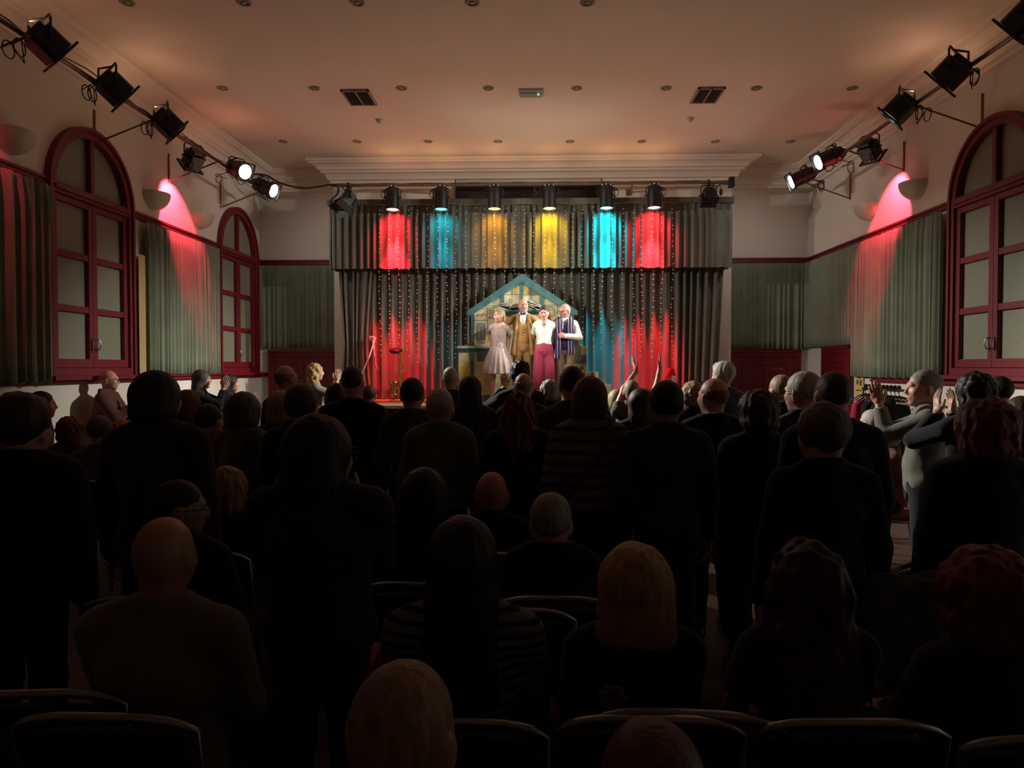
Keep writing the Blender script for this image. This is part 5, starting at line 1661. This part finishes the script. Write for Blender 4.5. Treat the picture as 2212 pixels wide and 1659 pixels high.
# ------------------------------------------------------------------ chairs
CH = [None]
def chair(x, y, rz, label, group='stacking chairs in the hall'):
    if CH[0] is None:
        t = thing('stacking_chair', (x, y, 0), label, 'chair', group, rz)
        mb = MB(); mb.box((0, 0, .435), (.43, .41, .045)); mb.build('seat', M['padred'], t, bevel=.018)
        bk = MB()
        n = 12
        vs, fs = [], []
        for (dy, sc_) in ((-.195, 1), (-.225, 1)):
            for i in range(n + 1):
                u = i / n * 2 - 1
                x_ = .195 * u; yb = dy - .03 * (1 - u * u)
                vs += [(x_, yb, .62), (x_, yb - .03, .80 + .03 * (1 - u * u))]
        for i in range(n):
            a = 2 * i; b_ = 2 * (n + 1) + 2 * i
            fs += [(a, a + 2, a + 3, a + 1), (b_, b_ + 1, b_ + 3, b_ + 2), (a + 1, a + 3, b_ + 3, b_ + 1), (a, b_, b_ + 2, a + 2)]
        fs += [(0, 1, 2 * (n + 1) + 1, 2 * (n + 1)), (2 * n, 2 * (n + 1) + 2 * n, 2 * (n + 1) + 2 * n + 1, 2 * n + 1)]
        bk.add(vs, fs); bk.build('backrest', mat((.018, .012, .016), .85, bump=(80, .3, .003)), t, smooth=False, bevel=.006)
        tr = []
        for i in range(15):
            u = i / 14 * 2 - 1
            tr.append(Vector((.225 * u * (1 if abs(u) < .99 else 1), -.225 - .035 * (1 - u * u) - .03, .82 + .045 * (1 - abs(u) ** 3))))
        fr = MB()
        fr.tube([(-.215, -.19, .41)] + [(-.222, -.205, .60)] + tr + [(.222, -.205, .60)] + [(.215, -.19, .41)], .0125, 8)
        fr.tube([(-.215, -.19, .41), (-.215, .19, .41)], .0125, 8); fr.tube([(.215, -.19, .41), (.215, .19, .41)], .0125, 8)
        fr.tube([(-.215, -.15, .40), (.215, -.15, .40)], .010, 8); fr.tube([(-.215, .15, .40), (.215, .15, .40)], .010, 8)
        fr.build('back_frame', M['chrome'], t, smooth=True)
        for (sx, sy) in ((-1, -1), (1, -1), (-1, 1), (1, 1)):
            lg = MB(); lg.tube([(sx * .215, sy * .19, .42), (sx * .235, sy * .235, .012)], .0115, 8); lg.ball((sx * .235, sy * .235, .014), .016, 8, 6)
            lg.build('leg', M['chrome'], t, smooth=True)
        CH[0] = t
        return t
    t = copy_tree(CH[0]); t.location = (x, y, 0); t.rotation_euler = (0, 0, rz); t['label'] = label
    return t
# ------------------------------------------------------------------ the four performers
def at(px, y): return P(px, 700, y).x
ZSg = STAGE_Z
def ztop(px, py, y): return P(px, py, y).z
def fld(prs, h, off=0, k=.02, planes=(), cuts=(), noise=None, m=.03):
    lo, hi = bounds(prs, off, m)
    f = Field(lo, hi, h).add(prs, k, off)
    if noise: f.noise(*noise)
    if cuts: f.cut(cuts, .006)
    for n, p in planes: f.plane(n, p)
    return f.mesh()
# woman in the floral dress
y = 11.78
dress = speckle((.52, .46, .42), (.30, .17, .18), 130, .44, .56)
q = person(at(1076, y), y, ZSg, ztop(1080, 667, y), PI, 'woman in a pale floral tea dress smiling to the left, leftmost of the four performers', hair='rolled', hc=(.26, .16, .08), skin='fair',
           topmat=dress, hs=.94, wide=.80, girth=.82, head=(-1.0, -.05, .05), lean=.02, coat=.012, sleeve='short', parts=('top',), face=True, hem=1.02, res=.85, collar='v', sx=-.03,
           armL=(V3(-.15, -.20, .90), (.5, -.4, -.8), (0, -1, 0), (0, 0, 1), .4, (-.15, -1, 0)), armR=(V3(.11, -.22, .96), (-.8, -.2, -.3), (0, -1, 0), (0, 0, 1), .4, (.2, -1, 0)))
s = q['s']; r0 = q['root']
W0 = q['Tz'](1.08)
skirt = []
lo, hi = V3(-.36, -.30, .46), V3(.36, .30, W0 + .04)
f = Field(lo, hi, .010)
g_ = np.meshgrid(*f.ax, indexing='ij', sparse=True)
tt = np.clip((W0 - g_[2]) / (W0 - .50), 0, 1)
ang = np.arctan2(g_[1], g_[0])
rad = .125 * s + .165 * tt ** .8 + .012 * tt * np.sin(ang * 15) + .006 * np.sin(ang * 29 + 1) * tt
f.F = ((np.sqrt((g_[0] - q['J'](0, 0, W0)[0] * (1 - tt)) ** 2 + (g_[1] / .80) ** 2) - rad) * .75).astype(np.float32)
f.plane((0, 0, 1), V3(0, 0, W0 + .02)); f.plane((0, 0, -1), V3(0, 0, .475))
np_obj('skirt', [f.mesh()], dress, r0)
mb = MB()
for k in range(5): mb.ball((q['J'](0, 0, 1.2)[0], q['J'](0, .118, q['Tz'](1.12 + .065 * k))[1] * 1.0 + .005, q['Tz'](1.12 + .065 * k)), .008, 8, 6)
mb.build('buttons', M['sketch'], r0, smooth=True)
L = q['L']
mb = MB()
for k in range(12): mb.ball(L(.055 - .01 * (k % 2), -.06, -.03 - .014 * k), .016 - .0007 * k, 8, 6)
mb.build('plait', hairmat((.26, .16, .08)), r0, smooth=True)

# bearded man in the brown suit
y = 12.05
SUIT = (.36, .20, .065)
suit = mat(SUIT, .85, bump=(120, .3, .002), sheen=.2, vary=.14, vscale=14)
q = person(at(1130, y), y, ZSg, ztop(1128, 645, y), PI, 'bald bearded man in a mustard-brown three piece suit and bow tie, arms round the others', hair='bald', hc='grey', skin='pink',
           topmat=suit, bottommat=suit, hs=1.0, wide=1.03, girth=.98, head=(.25, -.06, 0), coat=.020, res=.85, hem=.84, face=True, collar=None,
           armR=(V3(.34, .02, 1.06), (.1, .15, -1), (-1, 0, 0), (0, 1, 0), .4, (1, -.2, 0)), armL=(V3(-.46, .17, 1.43), (-.8, .25, -.55), (.0, -.3, -1), (.2, .8, .2), .5, (-.2, -.3, -1)))
r0 = q['root']; L = q['L']; Rm = q['R']; T = q['Tz']; nb = q['nb']
# shirt front, waistcoat, tie, beard
np_obj('shirt_front', [fld([('e', V3(0, .085, T(1.40)), V3(.058, .055, .115)), ('c', nb + V3(-.02, .01, 0), nb + V3(.02, .01, 0), .062, .062)], .009, .006, .02)], M['white'], r0)
wc = [('e', V3(0, -.0, T(1.24)), V3(.158, .128, .21) * q['s']), ('e', V3(0, .01, T(1.07)), V3(.145, .128, .17) * q['s'])]
np_obj('waistcoat', [fld(wc, .010, .012, .03, planes=[((0, -1, 0), V3(0, .03, 0)), ((.0, 0, 1), V3(0, 0, T(1.42))), ((.45, 0, -1), V3(0, 0, T(.955))), ((-.45, 0, -1), V3(0, 0, T(.955)))], cuts=[('e', V3(0, .17, T(1.46)), V3(.062, .10, .19))])],
       mat((.40, .225, .075), .85, bump=(150, .3, .002), vary=.1, vscale=20), r0)
mb = MB()
for k in range(6): mb.ball((0, .150 - .004 * abs(k - 2), T(1.02 + .05 * k)), .009, 8, 6)
mb.build('buttons', M['black'], r0, smooth=True)
for sx_ in (-1, 1):      # open jacket fronts
    np_obj('lapel', [fld([('c', V3(sx_ * .085, .10, T(1.45)), V3(sx_ * .13, .125, T(1.15)), .022, .028), ('c', V3(sx_ * .13, .125, T(1.15)), V3(sx_ * .165, .105, T(.82)), .028, .04)], .010, .004, .02)], suit, r0)
mb = MB(); c_ = V3(0, .135, T(1.487))
for sx_ in (-1, 1): mb.prism([(0, -.010), (sx_ * .045, -.026), (sx_ * .048, .026), (0, .010)], c_ - V3(0, .01, 0), (1, 0, 0), (0, 0, 1), (0, .02, 0))
mb.ball(c_, .012, 8, 6)
mb.build('bow_tie', mat((.03, .04, .12), .6), r0, bevel=.003)
np_obj('beard', [fld([('e', L(0, .050, -.085), V3(.052, .052, .050), Rm), ('e', L(0, .075, -.115), V3(.032, .030, .038), Rm), ('c', L(-.058, .015, -.05), L(-.045, .045, -.09), .018, .022), ('c', L(.058, .015, -.05), L(.045, .045, -.09), .018, .022), ('c', L(-.02, .093, -.045), L(.02, .093, -.045), .008, .008)], .0065, .002, .015,
       cuts=[('c', L(-.014, .112, -.061), L(.014, .112, -.061), .010, .010)], noise=(.0012, 150, 3))], hairmat((.30, .25, .20)), r0)

# woman in the white blouse and magenta trousers
y = 11.76
q = person(at(1175, y), y, ZSg, ztop(1174, 660, y), PI, 'woman in a white short sleeved blouse and high waisted magenta trousers', hair='rolled', hc=(.045, .028, .02), skin='pink',
           topmat=mat((.74, .78, .70), .8, bump=(12, .5, .02), sheen=.1), bottommat=mat((.36, .03, .08), .8, bump=(9, .4, .02), sheen=.2), hs=.96, wide=.85, girth=.92, head=(-.12, -.22, .08), coat=.014, sleeve='short', hem=1.05, parts=('top',),
           face=True, res=.85, collar='v', armR=(V3(.19, -.18, .87), (-.3, -.5, -.8), (0, -1, 0), (0, 0, 1), .4, (.1, -1, 0)), armL=(V3(-.19, -.18, .87), (.3, -.5, -.8), (0, -1, 0), (0, 0, 1), .4, (-.1, -1, 0)))
r0 = q['root']; T = q['Tz']; s = q['s']; nb = q['nb']
tr = [('c', V3(.08, 0, T(.90)), V3(.112, .0, .10), .086 * s, .100 * s), ('c', V3(-.08, 0, T(.90)), V3(-.112, .0, .10), .086 * s, .100 * s), ('e', V3(0, 0, T(.96)), V3(.165, .125, .15) * s), ('c', V3(0, 0, T(1.02)), V3(0, 0, T(1.09)), .125 * s, .115 * s)]
np_obj('trousers', [fld(tr, .009, .004, .012, planes=[((0, 0, 1), V3(0, 0, T(1.085))), ((0, 0, -1), V3(0, 0, .03))], noise=(.004, 22, 4, (1.4, 1, .25)))], mat((.36, .03, .08), .8, bump=(9, .4, .02), sheen=.2), r0)
for sx_ in (-1, 1):
    mb = MB(); mb.prism([(sx_ * .010, -.035), (sx_ * .062, -.022), (sx_ * .068, .018), (sx_ * .045, .022)], nb + V3(0, .088, -.020), (1, 0, 0), (0, -.75, 1), (0, .006, .004))
    mb.build('collar', M['white'], r0, bevel=.002)
mb = MB()
for k in range(5): mb.ball((0, .118, T(1.12 + .06 * k)), .006, 8, 6)
mb.build('buttons', M['creamline'], r0, smooth=True)

# bald man with glasses and the striped scarf
y = 11.88
NAVY = (.025, .022, .085)
q = person(at(1220, y), y, ZSg, ztop(1217, 657, y), PI, 'bald man with glasses in white shirt, navy waistcoat and long striped scarf, rightmost performer', hair='bald', hc='grey', skin='pink',
           topmat=mat((.74, .75, .72), .8, bump=(10, .6, .02)), bottommat=mat((.30, .20, .13), .85, bump=(10, .4, .02), vary=.1), hs=1.0, wide=.97, girth=1.0, head=(-.85, -.22, 0), lean=.02, coat=.020, hem=1.0, face=True, res=.85, glasses=True,
           armR=(V3(.07, .19, 1.115), (.85, .25, -.05), (.3, -1, 0), (0, .2, 1), .9, (-.4, -.6, -.7)) if False else 'down',
           armL=(V3(-.01, .22, 1.10), (.95, .15, .05), (-.1, -1, -.1), (0, .1, 1), .8, (-1, -.1, -.5)))
r0 = q['root']; T = q['Tz']; s = q['s']; nb = q['nb']
np_obj('waistcoat', [fld([('e', V3(0, -.0, T(1.24)), V3(.160, .125, .21) * s), ('e', V3(0, .01, T(1.05)), V3(.150, .128, .17) * s), ('c', V3(-.09, 0, T(1.42)), V3(.09, 0, T(1.42)), .06, .06)], .010, .022, .03,
       planes=[((1, 0, 0), V3(.155, 0, 0)), ((-1, 0, 0), V3(-.155, 0, 0)), ((0, 0, -1), V3(0, 0, T(.93))), ((0, .2, 1), V3(0, 0, T(1.49)))], cuts=[('e', V3(0, .17, T(1.47)), V3(.045, .10, .13))])], cloth(NAVY), r0)
tie = MB(); tie.prism([(-.012, 0), (.012, 0), (.020, -.16), (0, -.18), (-.020, -.16)], (0, .120, T(1.46)), (1, 0, 0), (0, .12, 1), (0, .008, 0)); tie.build('tie', mat((.06, .08, .08), .7), r0)
sm = stripes((.028, .022, .09), (.60, .42, .38), .046, .20, axis=0)
for sx_, zb, xo in ((1, .78, .02), (-1, .86, .0)):
    pts_c = [V3(sx_ * .03, -.075, T(1.50)), V3(sx_ * .075, -.04, T(1.53)), V3(sx_ * .085, .06, T(1.50)), V3(sx_ * .085, .150, T(1.38)), V3(sx_ * .085 + xo, .172, T(1.15)), V3(sx_ * .09 + xo, .175, T(.95)), V3(sx_ * .10 + xo * 2, .16, T(zb))]
    path = smooth_path([Vector(p_) for p_ in pts_c], 5)
    vs, fs = [], []
    for i, p_ in enumerate(path):
        w2 = .036 + .022 * min(1, i / 14)
        for k in range(7):
            u = k / 6 * 2 - 1
            vs.append((p_.x + u * w2, p_.y + .008 * math.cos(u * 6 + i * .1) - abs(u) * .012, p_.z))
    for i in range(len(path) - 1):
        for k in range(6): fs.append((i * 7 + k, i * 7 + k + 1, (i + 1) * 7 + k + 1, (i + 1) * 7 + k))
    o = MB().add(vs, fs).build('scarf', sm, r0, smooth=True); so = o.modifiers.new('thickness', 'SOLIDIFY'); so.thickness = .008

# ------------------------------------------------------------------ the audience
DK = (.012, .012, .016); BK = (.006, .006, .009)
A = []
def aud(px, py, d, label, **k):
    p = P(px, py, d)
    yaw = math.radians(k.pop('yaw', 0))
    k.setdefault('pose', 'stand')
    if k['pose'] == 'sit':
        k.setdefault('arms', 'down')
    q = person(p.x, d, 0, p.z, yaw, label, **k)
    q['pose'] = k['pose']; q['x'], q['y'], q['yaw'] = p.x, d, yaw
    A.append(q)
    if k['pose'] == 'sit':
        ch = chair(p.x + math.sin(yaw) * .02, d - math.cos(yaw) * .02, yaw, 'red padded chrome chair under the ' + label[:1].lower() + label[1:] if len(label.split()) < 11 else 'red padded chrome chair under the ' + ' '.join(label.split()[:9]), 'occupied stacking chairs')
    return q
R90 = -math.pi / 2
# --- row nearest the stage
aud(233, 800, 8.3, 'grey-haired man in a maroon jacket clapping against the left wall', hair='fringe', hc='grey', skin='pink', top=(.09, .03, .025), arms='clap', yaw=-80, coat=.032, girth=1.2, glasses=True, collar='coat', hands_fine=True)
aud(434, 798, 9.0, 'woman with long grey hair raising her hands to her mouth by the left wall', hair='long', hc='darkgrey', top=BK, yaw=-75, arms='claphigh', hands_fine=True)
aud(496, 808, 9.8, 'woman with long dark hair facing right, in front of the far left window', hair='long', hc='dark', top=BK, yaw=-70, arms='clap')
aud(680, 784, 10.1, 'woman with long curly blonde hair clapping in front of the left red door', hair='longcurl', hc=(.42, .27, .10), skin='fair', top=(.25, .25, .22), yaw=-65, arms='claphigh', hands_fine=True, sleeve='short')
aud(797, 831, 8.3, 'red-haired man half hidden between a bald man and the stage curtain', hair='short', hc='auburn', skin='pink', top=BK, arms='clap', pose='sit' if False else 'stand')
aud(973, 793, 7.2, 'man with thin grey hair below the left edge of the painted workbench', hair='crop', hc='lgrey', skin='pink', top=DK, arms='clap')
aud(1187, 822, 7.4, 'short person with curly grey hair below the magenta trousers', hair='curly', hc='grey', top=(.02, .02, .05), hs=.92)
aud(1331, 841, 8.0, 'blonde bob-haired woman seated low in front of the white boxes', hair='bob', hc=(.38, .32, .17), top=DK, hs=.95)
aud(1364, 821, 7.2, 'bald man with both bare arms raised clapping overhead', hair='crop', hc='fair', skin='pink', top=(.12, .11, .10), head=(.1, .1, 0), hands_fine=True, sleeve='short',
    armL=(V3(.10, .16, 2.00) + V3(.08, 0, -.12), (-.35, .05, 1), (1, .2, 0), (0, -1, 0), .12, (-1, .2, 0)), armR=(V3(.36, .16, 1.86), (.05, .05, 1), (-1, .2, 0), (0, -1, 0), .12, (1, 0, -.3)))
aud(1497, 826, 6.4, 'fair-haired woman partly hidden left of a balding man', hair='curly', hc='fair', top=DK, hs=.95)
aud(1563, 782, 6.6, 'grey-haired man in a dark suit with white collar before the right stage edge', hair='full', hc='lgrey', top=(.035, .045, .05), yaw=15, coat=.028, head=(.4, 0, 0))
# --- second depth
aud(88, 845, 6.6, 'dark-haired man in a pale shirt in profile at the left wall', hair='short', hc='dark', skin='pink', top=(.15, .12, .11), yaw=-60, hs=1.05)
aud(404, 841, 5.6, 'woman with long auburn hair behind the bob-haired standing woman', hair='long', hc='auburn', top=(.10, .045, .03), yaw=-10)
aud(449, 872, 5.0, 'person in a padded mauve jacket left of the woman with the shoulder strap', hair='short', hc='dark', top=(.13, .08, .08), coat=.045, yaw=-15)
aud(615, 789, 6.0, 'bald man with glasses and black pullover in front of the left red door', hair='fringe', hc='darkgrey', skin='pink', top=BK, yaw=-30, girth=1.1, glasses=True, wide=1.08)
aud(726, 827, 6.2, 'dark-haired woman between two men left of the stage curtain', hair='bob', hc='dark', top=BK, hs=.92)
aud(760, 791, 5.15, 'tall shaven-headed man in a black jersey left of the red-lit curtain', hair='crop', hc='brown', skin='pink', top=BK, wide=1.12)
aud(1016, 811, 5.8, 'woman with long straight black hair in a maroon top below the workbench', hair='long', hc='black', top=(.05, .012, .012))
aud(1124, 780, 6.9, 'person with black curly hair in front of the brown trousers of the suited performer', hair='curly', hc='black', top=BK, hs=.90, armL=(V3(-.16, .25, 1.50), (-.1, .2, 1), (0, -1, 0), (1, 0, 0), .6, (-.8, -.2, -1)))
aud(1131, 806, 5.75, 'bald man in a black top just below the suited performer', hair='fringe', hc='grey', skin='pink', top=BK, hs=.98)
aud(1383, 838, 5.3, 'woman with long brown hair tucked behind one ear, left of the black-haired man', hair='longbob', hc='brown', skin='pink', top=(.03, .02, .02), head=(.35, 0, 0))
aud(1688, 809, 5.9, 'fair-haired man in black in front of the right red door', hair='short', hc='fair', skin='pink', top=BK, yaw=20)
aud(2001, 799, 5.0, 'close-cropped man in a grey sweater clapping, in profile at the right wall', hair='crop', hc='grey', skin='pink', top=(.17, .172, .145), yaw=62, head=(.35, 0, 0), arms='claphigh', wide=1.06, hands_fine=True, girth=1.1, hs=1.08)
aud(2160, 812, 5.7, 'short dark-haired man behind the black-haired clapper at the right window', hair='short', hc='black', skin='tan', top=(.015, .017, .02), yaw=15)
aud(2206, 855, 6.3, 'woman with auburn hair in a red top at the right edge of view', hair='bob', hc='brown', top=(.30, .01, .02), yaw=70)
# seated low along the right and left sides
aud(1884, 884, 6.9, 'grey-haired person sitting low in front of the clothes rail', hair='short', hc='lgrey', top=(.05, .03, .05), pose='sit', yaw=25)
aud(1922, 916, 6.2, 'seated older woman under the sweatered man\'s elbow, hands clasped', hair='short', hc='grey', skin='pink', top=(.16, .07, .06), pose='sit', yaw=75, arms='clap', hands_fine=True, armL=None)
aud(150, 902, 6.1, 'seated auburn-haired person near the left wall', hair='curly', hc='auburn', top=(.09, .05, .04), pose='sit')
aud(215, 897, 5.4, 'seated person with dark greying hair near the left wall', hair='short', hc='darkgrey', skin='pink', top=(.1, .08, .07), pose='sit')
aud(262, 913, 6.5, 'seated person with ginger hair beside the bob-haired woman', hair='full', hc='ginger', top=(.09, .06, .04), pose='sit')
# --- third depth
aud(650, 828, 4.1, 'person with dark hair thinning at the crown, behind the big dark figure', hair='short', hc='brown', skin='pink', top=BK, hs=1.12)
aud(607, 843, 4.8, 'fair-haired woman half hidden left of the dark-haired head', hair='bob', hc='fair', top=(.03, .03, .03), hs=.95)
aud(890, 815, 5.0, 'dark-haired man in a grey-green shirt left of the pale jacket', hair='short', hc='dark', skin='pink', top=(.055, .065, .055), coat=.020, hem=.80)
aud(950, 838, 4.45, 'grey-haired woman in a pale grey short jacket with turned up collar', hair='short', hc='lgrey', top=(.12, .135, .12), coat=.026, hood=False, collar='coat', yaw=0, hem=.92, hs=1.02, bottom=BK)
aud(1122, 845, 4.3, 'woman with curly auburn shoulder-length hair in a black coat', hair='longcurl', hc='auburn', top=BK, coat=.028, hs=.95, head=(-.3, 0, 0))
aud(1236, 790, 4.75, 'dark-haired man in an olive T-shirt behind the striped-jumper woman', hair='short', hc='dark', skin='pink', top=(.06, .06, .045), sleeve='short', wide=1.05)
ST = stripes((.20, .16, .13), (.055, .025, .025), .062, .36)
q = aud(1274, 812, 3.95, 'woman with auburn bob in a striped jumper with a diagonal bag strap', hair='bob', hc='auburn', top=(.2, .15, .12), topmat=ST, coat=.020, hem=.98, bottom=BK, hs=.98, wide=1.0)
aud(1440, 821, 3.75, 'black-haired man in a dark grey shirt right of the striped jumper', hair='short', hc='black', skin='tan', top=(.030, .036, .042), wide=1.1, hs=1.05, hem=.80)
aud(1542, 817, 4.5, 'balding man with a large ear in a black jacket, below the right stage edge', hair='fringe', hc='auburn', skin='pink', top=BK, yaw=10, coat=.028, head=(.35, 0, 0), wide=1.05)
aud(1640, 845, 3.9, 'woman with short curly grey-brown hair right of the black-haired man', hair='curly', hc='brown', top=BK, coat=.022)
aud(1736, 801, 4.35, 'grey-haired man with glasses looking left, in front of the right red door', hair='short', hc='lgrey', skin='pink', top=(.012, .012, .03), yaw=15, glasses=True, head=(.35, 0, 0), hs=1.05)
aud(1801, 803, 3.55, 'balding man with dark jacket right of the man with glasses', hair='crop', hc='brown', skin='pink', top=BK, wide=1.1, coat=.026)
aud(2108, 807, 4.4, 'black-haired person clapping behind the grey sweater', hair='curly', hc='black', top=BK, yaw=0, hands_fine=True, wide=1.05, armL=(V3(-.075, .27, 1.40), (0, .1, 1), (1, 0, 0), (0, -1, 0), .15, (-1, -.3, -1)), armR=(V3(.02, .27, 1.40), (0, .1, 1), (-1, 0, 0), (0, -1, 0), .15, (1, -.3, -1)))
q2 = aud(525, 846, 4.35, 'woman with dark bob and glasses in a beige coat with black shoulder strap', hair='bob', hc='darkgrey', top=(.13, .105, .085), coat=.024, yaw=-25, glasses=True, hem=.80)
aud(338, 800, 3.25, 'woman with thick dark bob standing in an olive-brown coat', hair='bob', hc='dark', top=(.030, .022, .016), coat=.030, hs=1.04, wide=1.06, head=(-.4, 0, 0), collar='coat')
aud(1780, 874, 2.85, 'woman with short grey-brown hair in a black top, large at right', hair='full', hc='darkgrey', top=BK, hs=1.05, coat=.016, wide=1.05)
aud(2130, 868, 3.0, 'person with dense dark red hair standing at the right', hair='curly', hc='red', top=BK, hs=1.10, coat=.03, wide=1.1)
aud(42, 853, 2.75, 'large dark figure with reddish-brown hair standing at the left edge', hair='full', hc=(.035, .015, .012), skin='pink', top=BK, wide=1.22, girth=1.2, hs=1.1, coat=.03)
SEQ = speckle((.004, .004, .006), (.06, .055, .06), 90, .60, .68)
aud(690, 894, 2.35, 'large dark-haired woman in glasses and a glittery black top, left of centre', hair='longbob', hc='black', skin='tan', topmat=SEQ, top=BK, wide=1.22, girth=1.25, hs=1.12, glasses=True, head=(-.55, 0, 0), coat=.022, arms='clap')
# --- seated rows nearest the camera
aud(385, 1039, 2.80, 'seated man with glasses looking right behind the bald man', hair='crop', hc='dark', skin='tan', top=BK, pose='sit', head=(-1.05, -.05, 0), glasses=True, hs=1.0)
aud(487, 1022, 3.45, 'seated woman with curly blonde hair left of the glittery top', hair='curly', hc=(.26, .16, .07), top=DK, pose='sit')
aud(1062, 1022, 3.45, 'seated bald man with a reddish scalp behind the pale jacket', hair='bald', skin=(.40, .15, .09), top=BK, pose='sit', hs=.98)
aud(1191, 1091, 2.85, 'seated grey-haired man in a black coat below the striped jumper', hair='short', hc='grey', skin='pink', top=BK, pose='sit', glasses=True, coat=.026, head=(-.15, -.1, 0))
aud(915, 1010, 3.0, 'seated dark-haired person in front of the pale grey jacket', hair='bob', hc='black', top=BK, pose='sit')
aud(350, 1118, 1.95, 'seated bald man in a light collarless shirt, lower left', hair='bald', skin=(.36, .17, .11), top=(.15, .125, .10), pose='sit', hs=.98, wide=1.1, girth=1.1, coat=.020)
STR = stripes((.15, .14, .13), (.008, .008, .012), .030, .40)
aud(1000, 1114, 1.95, 'seated person with long black hair in a black and cream striped top', hair='long', hc='black', topmat=STR, top=BK, pose='sit', hs=1.0, wide=1.02)
q3 = aud(1370, 1187, 1.98, 'seated woman with short blonde hair and pink collar, lower centre right', hair='bob', hc=(.36, .22, .10), skin='pink', top=(.008, .008, .014), pose='sit', hs=1.04, head=(.15, .05, 0))
aud(1745, 1183, 1.98, 'seated woman with long brown hair and bare shoulders, lower right', hair='longcurl', hc=(.045, .018, .012), skin='tan', top=(.02, .02, .02), pose='sit', hs=1.04, sleeve='short')
aud(2135, 1246, 1.92, 'seated person with dense frizzy red hair in the lower right corner', hair='curly', hc='red', skin='pink', top=(.02, .018, .03), pose='sit', hs=1.12)
aud(868, 1444, 1.12, 'close seated person with receding fair hair at the bottom, left of centre', hair='crop', hc=(.26, .15, .09), skin=(.38, .19, .13), top=BK, pose='sit', hs=1.04, head=(-.25, -.1, 0))
aud(1412, 1598, 1.02, 'top of a balding reddish head at the bottom edge right of centre', hair='crop', hc=(.12, .05, .03), skin=(.36, .15, .10), top=BK, pose='sit', hs=.98)

# extra worn things
def strap(q, name, pts, r, m):
    o = MB().tube(smooth_path([Vector(p_) for p_ in pts], 5), r, 8).build(name, m, q['root'], smooth=True)
T = q['Tz']
g0 = 0.155
strap(q, 'bag_strap', [V3(.10, .04, T(1.50)), V3(.115, -.05, T(1.495)), V3(.09, -.128, T(1.40)), V3(.0, -.158, T(1.24)), V3(-.09, -.150, T(1.12)), V3(-.15, -.11, T(1.02)), V3(-.19, -.03, T(.95))], .013, mat((.06, .015, .012), .6))
T = q2['Tz']
strap(q2, 'bag_strap', [V3(.13, .06, T(1.45)), V3(.135, -.03, T(1.485)), V3(.13, -.12, T(1.40)), V3(.135, -.145, T(1.2)), V3(.15, -.14, T(1.0))], .014, M['black'])
T = q3['Tz']; nb = q3['nb']
np_obj('collar', [fld([('c', nb + V3(-.03, -.01, .015), nb + V3(.03, -.01, .015), .063, .063), ('c', nb + V3(-.06, -.035, -.008), nb + V3(.06, -.035, -.008), .042, .042)], .010, .010, .02, planes=[((0, 0, 1), nb + V3(0, 0, .045)), ((0, 0, -1), nb + V3(0, 0, -.04))])], mat((.30, .15, .13), .85), q3['root'])
mb = MB()
c_ = V3(-.075, -.142, T(1.30))
for k in range(7):
    a = k * 2 * PI / 7
    mb.mat(0).ball((c_[0] + .024 * math.cos(a), c_[1] + .004, c_[2] + .024 * math.sin(a)), (.017, .004, .014), 10, 6)
mb.mat(1).ball((c_[0], c_[1], c_[2]), (.010, .006, .010), 8, 6)
mb.build('flower_motif', [mat((.18, .14, .12), .9), mat((.08, .01, .01), .9)], q3['root'], smooth=True)

# coats on the clothes rail
def hung_coat(y, col, label, w=.24, ln=.75):
    t = thing('hanging_coat', (4.62, y, 1.30), label, 'coat', 'coats on the clothes rail')
    prs = [('c', V3(-.14, 0, -.10), V3(.14, 0, -.10), .05, .05), ('e', V3(0, 0, -.45), V3(w, .055, .42)), ('c', V3(-.19, 0, -.14), V3(-.24, 0, -.62), .05, .045), ('c', V3(.19, 0, -.14), V3(.24, 0, -.62), .05, .045), ('c', V3(0, 0, -.03), V3(0, 0, -.1), .04, .07)]
    np_obj('shell', [fld(prs, .014, .01, .03, planes=[((0, 0, -1), V3(0, 0, -ln))], noise=(.006, 24, int(y * 10)))], cloth(col), t)
hung_coat(9.92, (.45, .02, .08), 'bright pink-red coat hanging on the clothes rail')
hung_coat(9.62, (.010, .012, .014), 'black coat hanging next to the pink-red coat', .27, .95)
hung_coat(9.36, (.014, .014, .014), 'black coat nearest the camera on the clothes rail', .25, .9)

# empty chairs whose rails catch light
for (px, py, d, rz, lab) in ((1085, 1222, 2.45, .1, 'empty red padded chair between the long-haired person and the grey-haired man'),
                             (1500, 1392, 1.75, -.08, 'empty chair between the blonde woman and the long-haired woman'),
                             (590, 1612, 1.27, .0, 'empty chair at the bottom edge, left of the receding-haired person'),
                             (60, 1372, 1.80, .1, 'empty chair at the lower left edge of view'),
                             (1925, 1108, 3.1, .5, 'empty red-seated chrome chair below the grey-sweatered man')):
    p = P(px, py, d)
    chair(p.x, d + .24, rz, lab, 'empty stacking chairs')
# jacket slung over a chair at the right
p = P(1992, 1120, 2.75)
chair(p.x, 2.75 + .24, .1, 'chrome chair with a grey jacket slung over its back, at the right', 'empty stacking chairs')
t = thing('jacket', (p.x, 2.75, .55), 'crumpled grey jacket slung over a chair back at the right', 'jacket')
np_obj('cloth_body', [fld([('c', V3(-.17, .0, .29), V3(.17, .0, .31), .05, .05), ('e', V3(0, -.06, .12), V3(.24, .05, .22)), ('c', V3(-.18, -.03, .25), V3(-.26, -.05, .0), .05, .045), ('c', V3(.18, -.03, .28), V3(.25, -.06, .08), .055, .045)], .012, .01, .03, noise=(.009, 28, 8))], cloth((.06, .06, .058)), t)
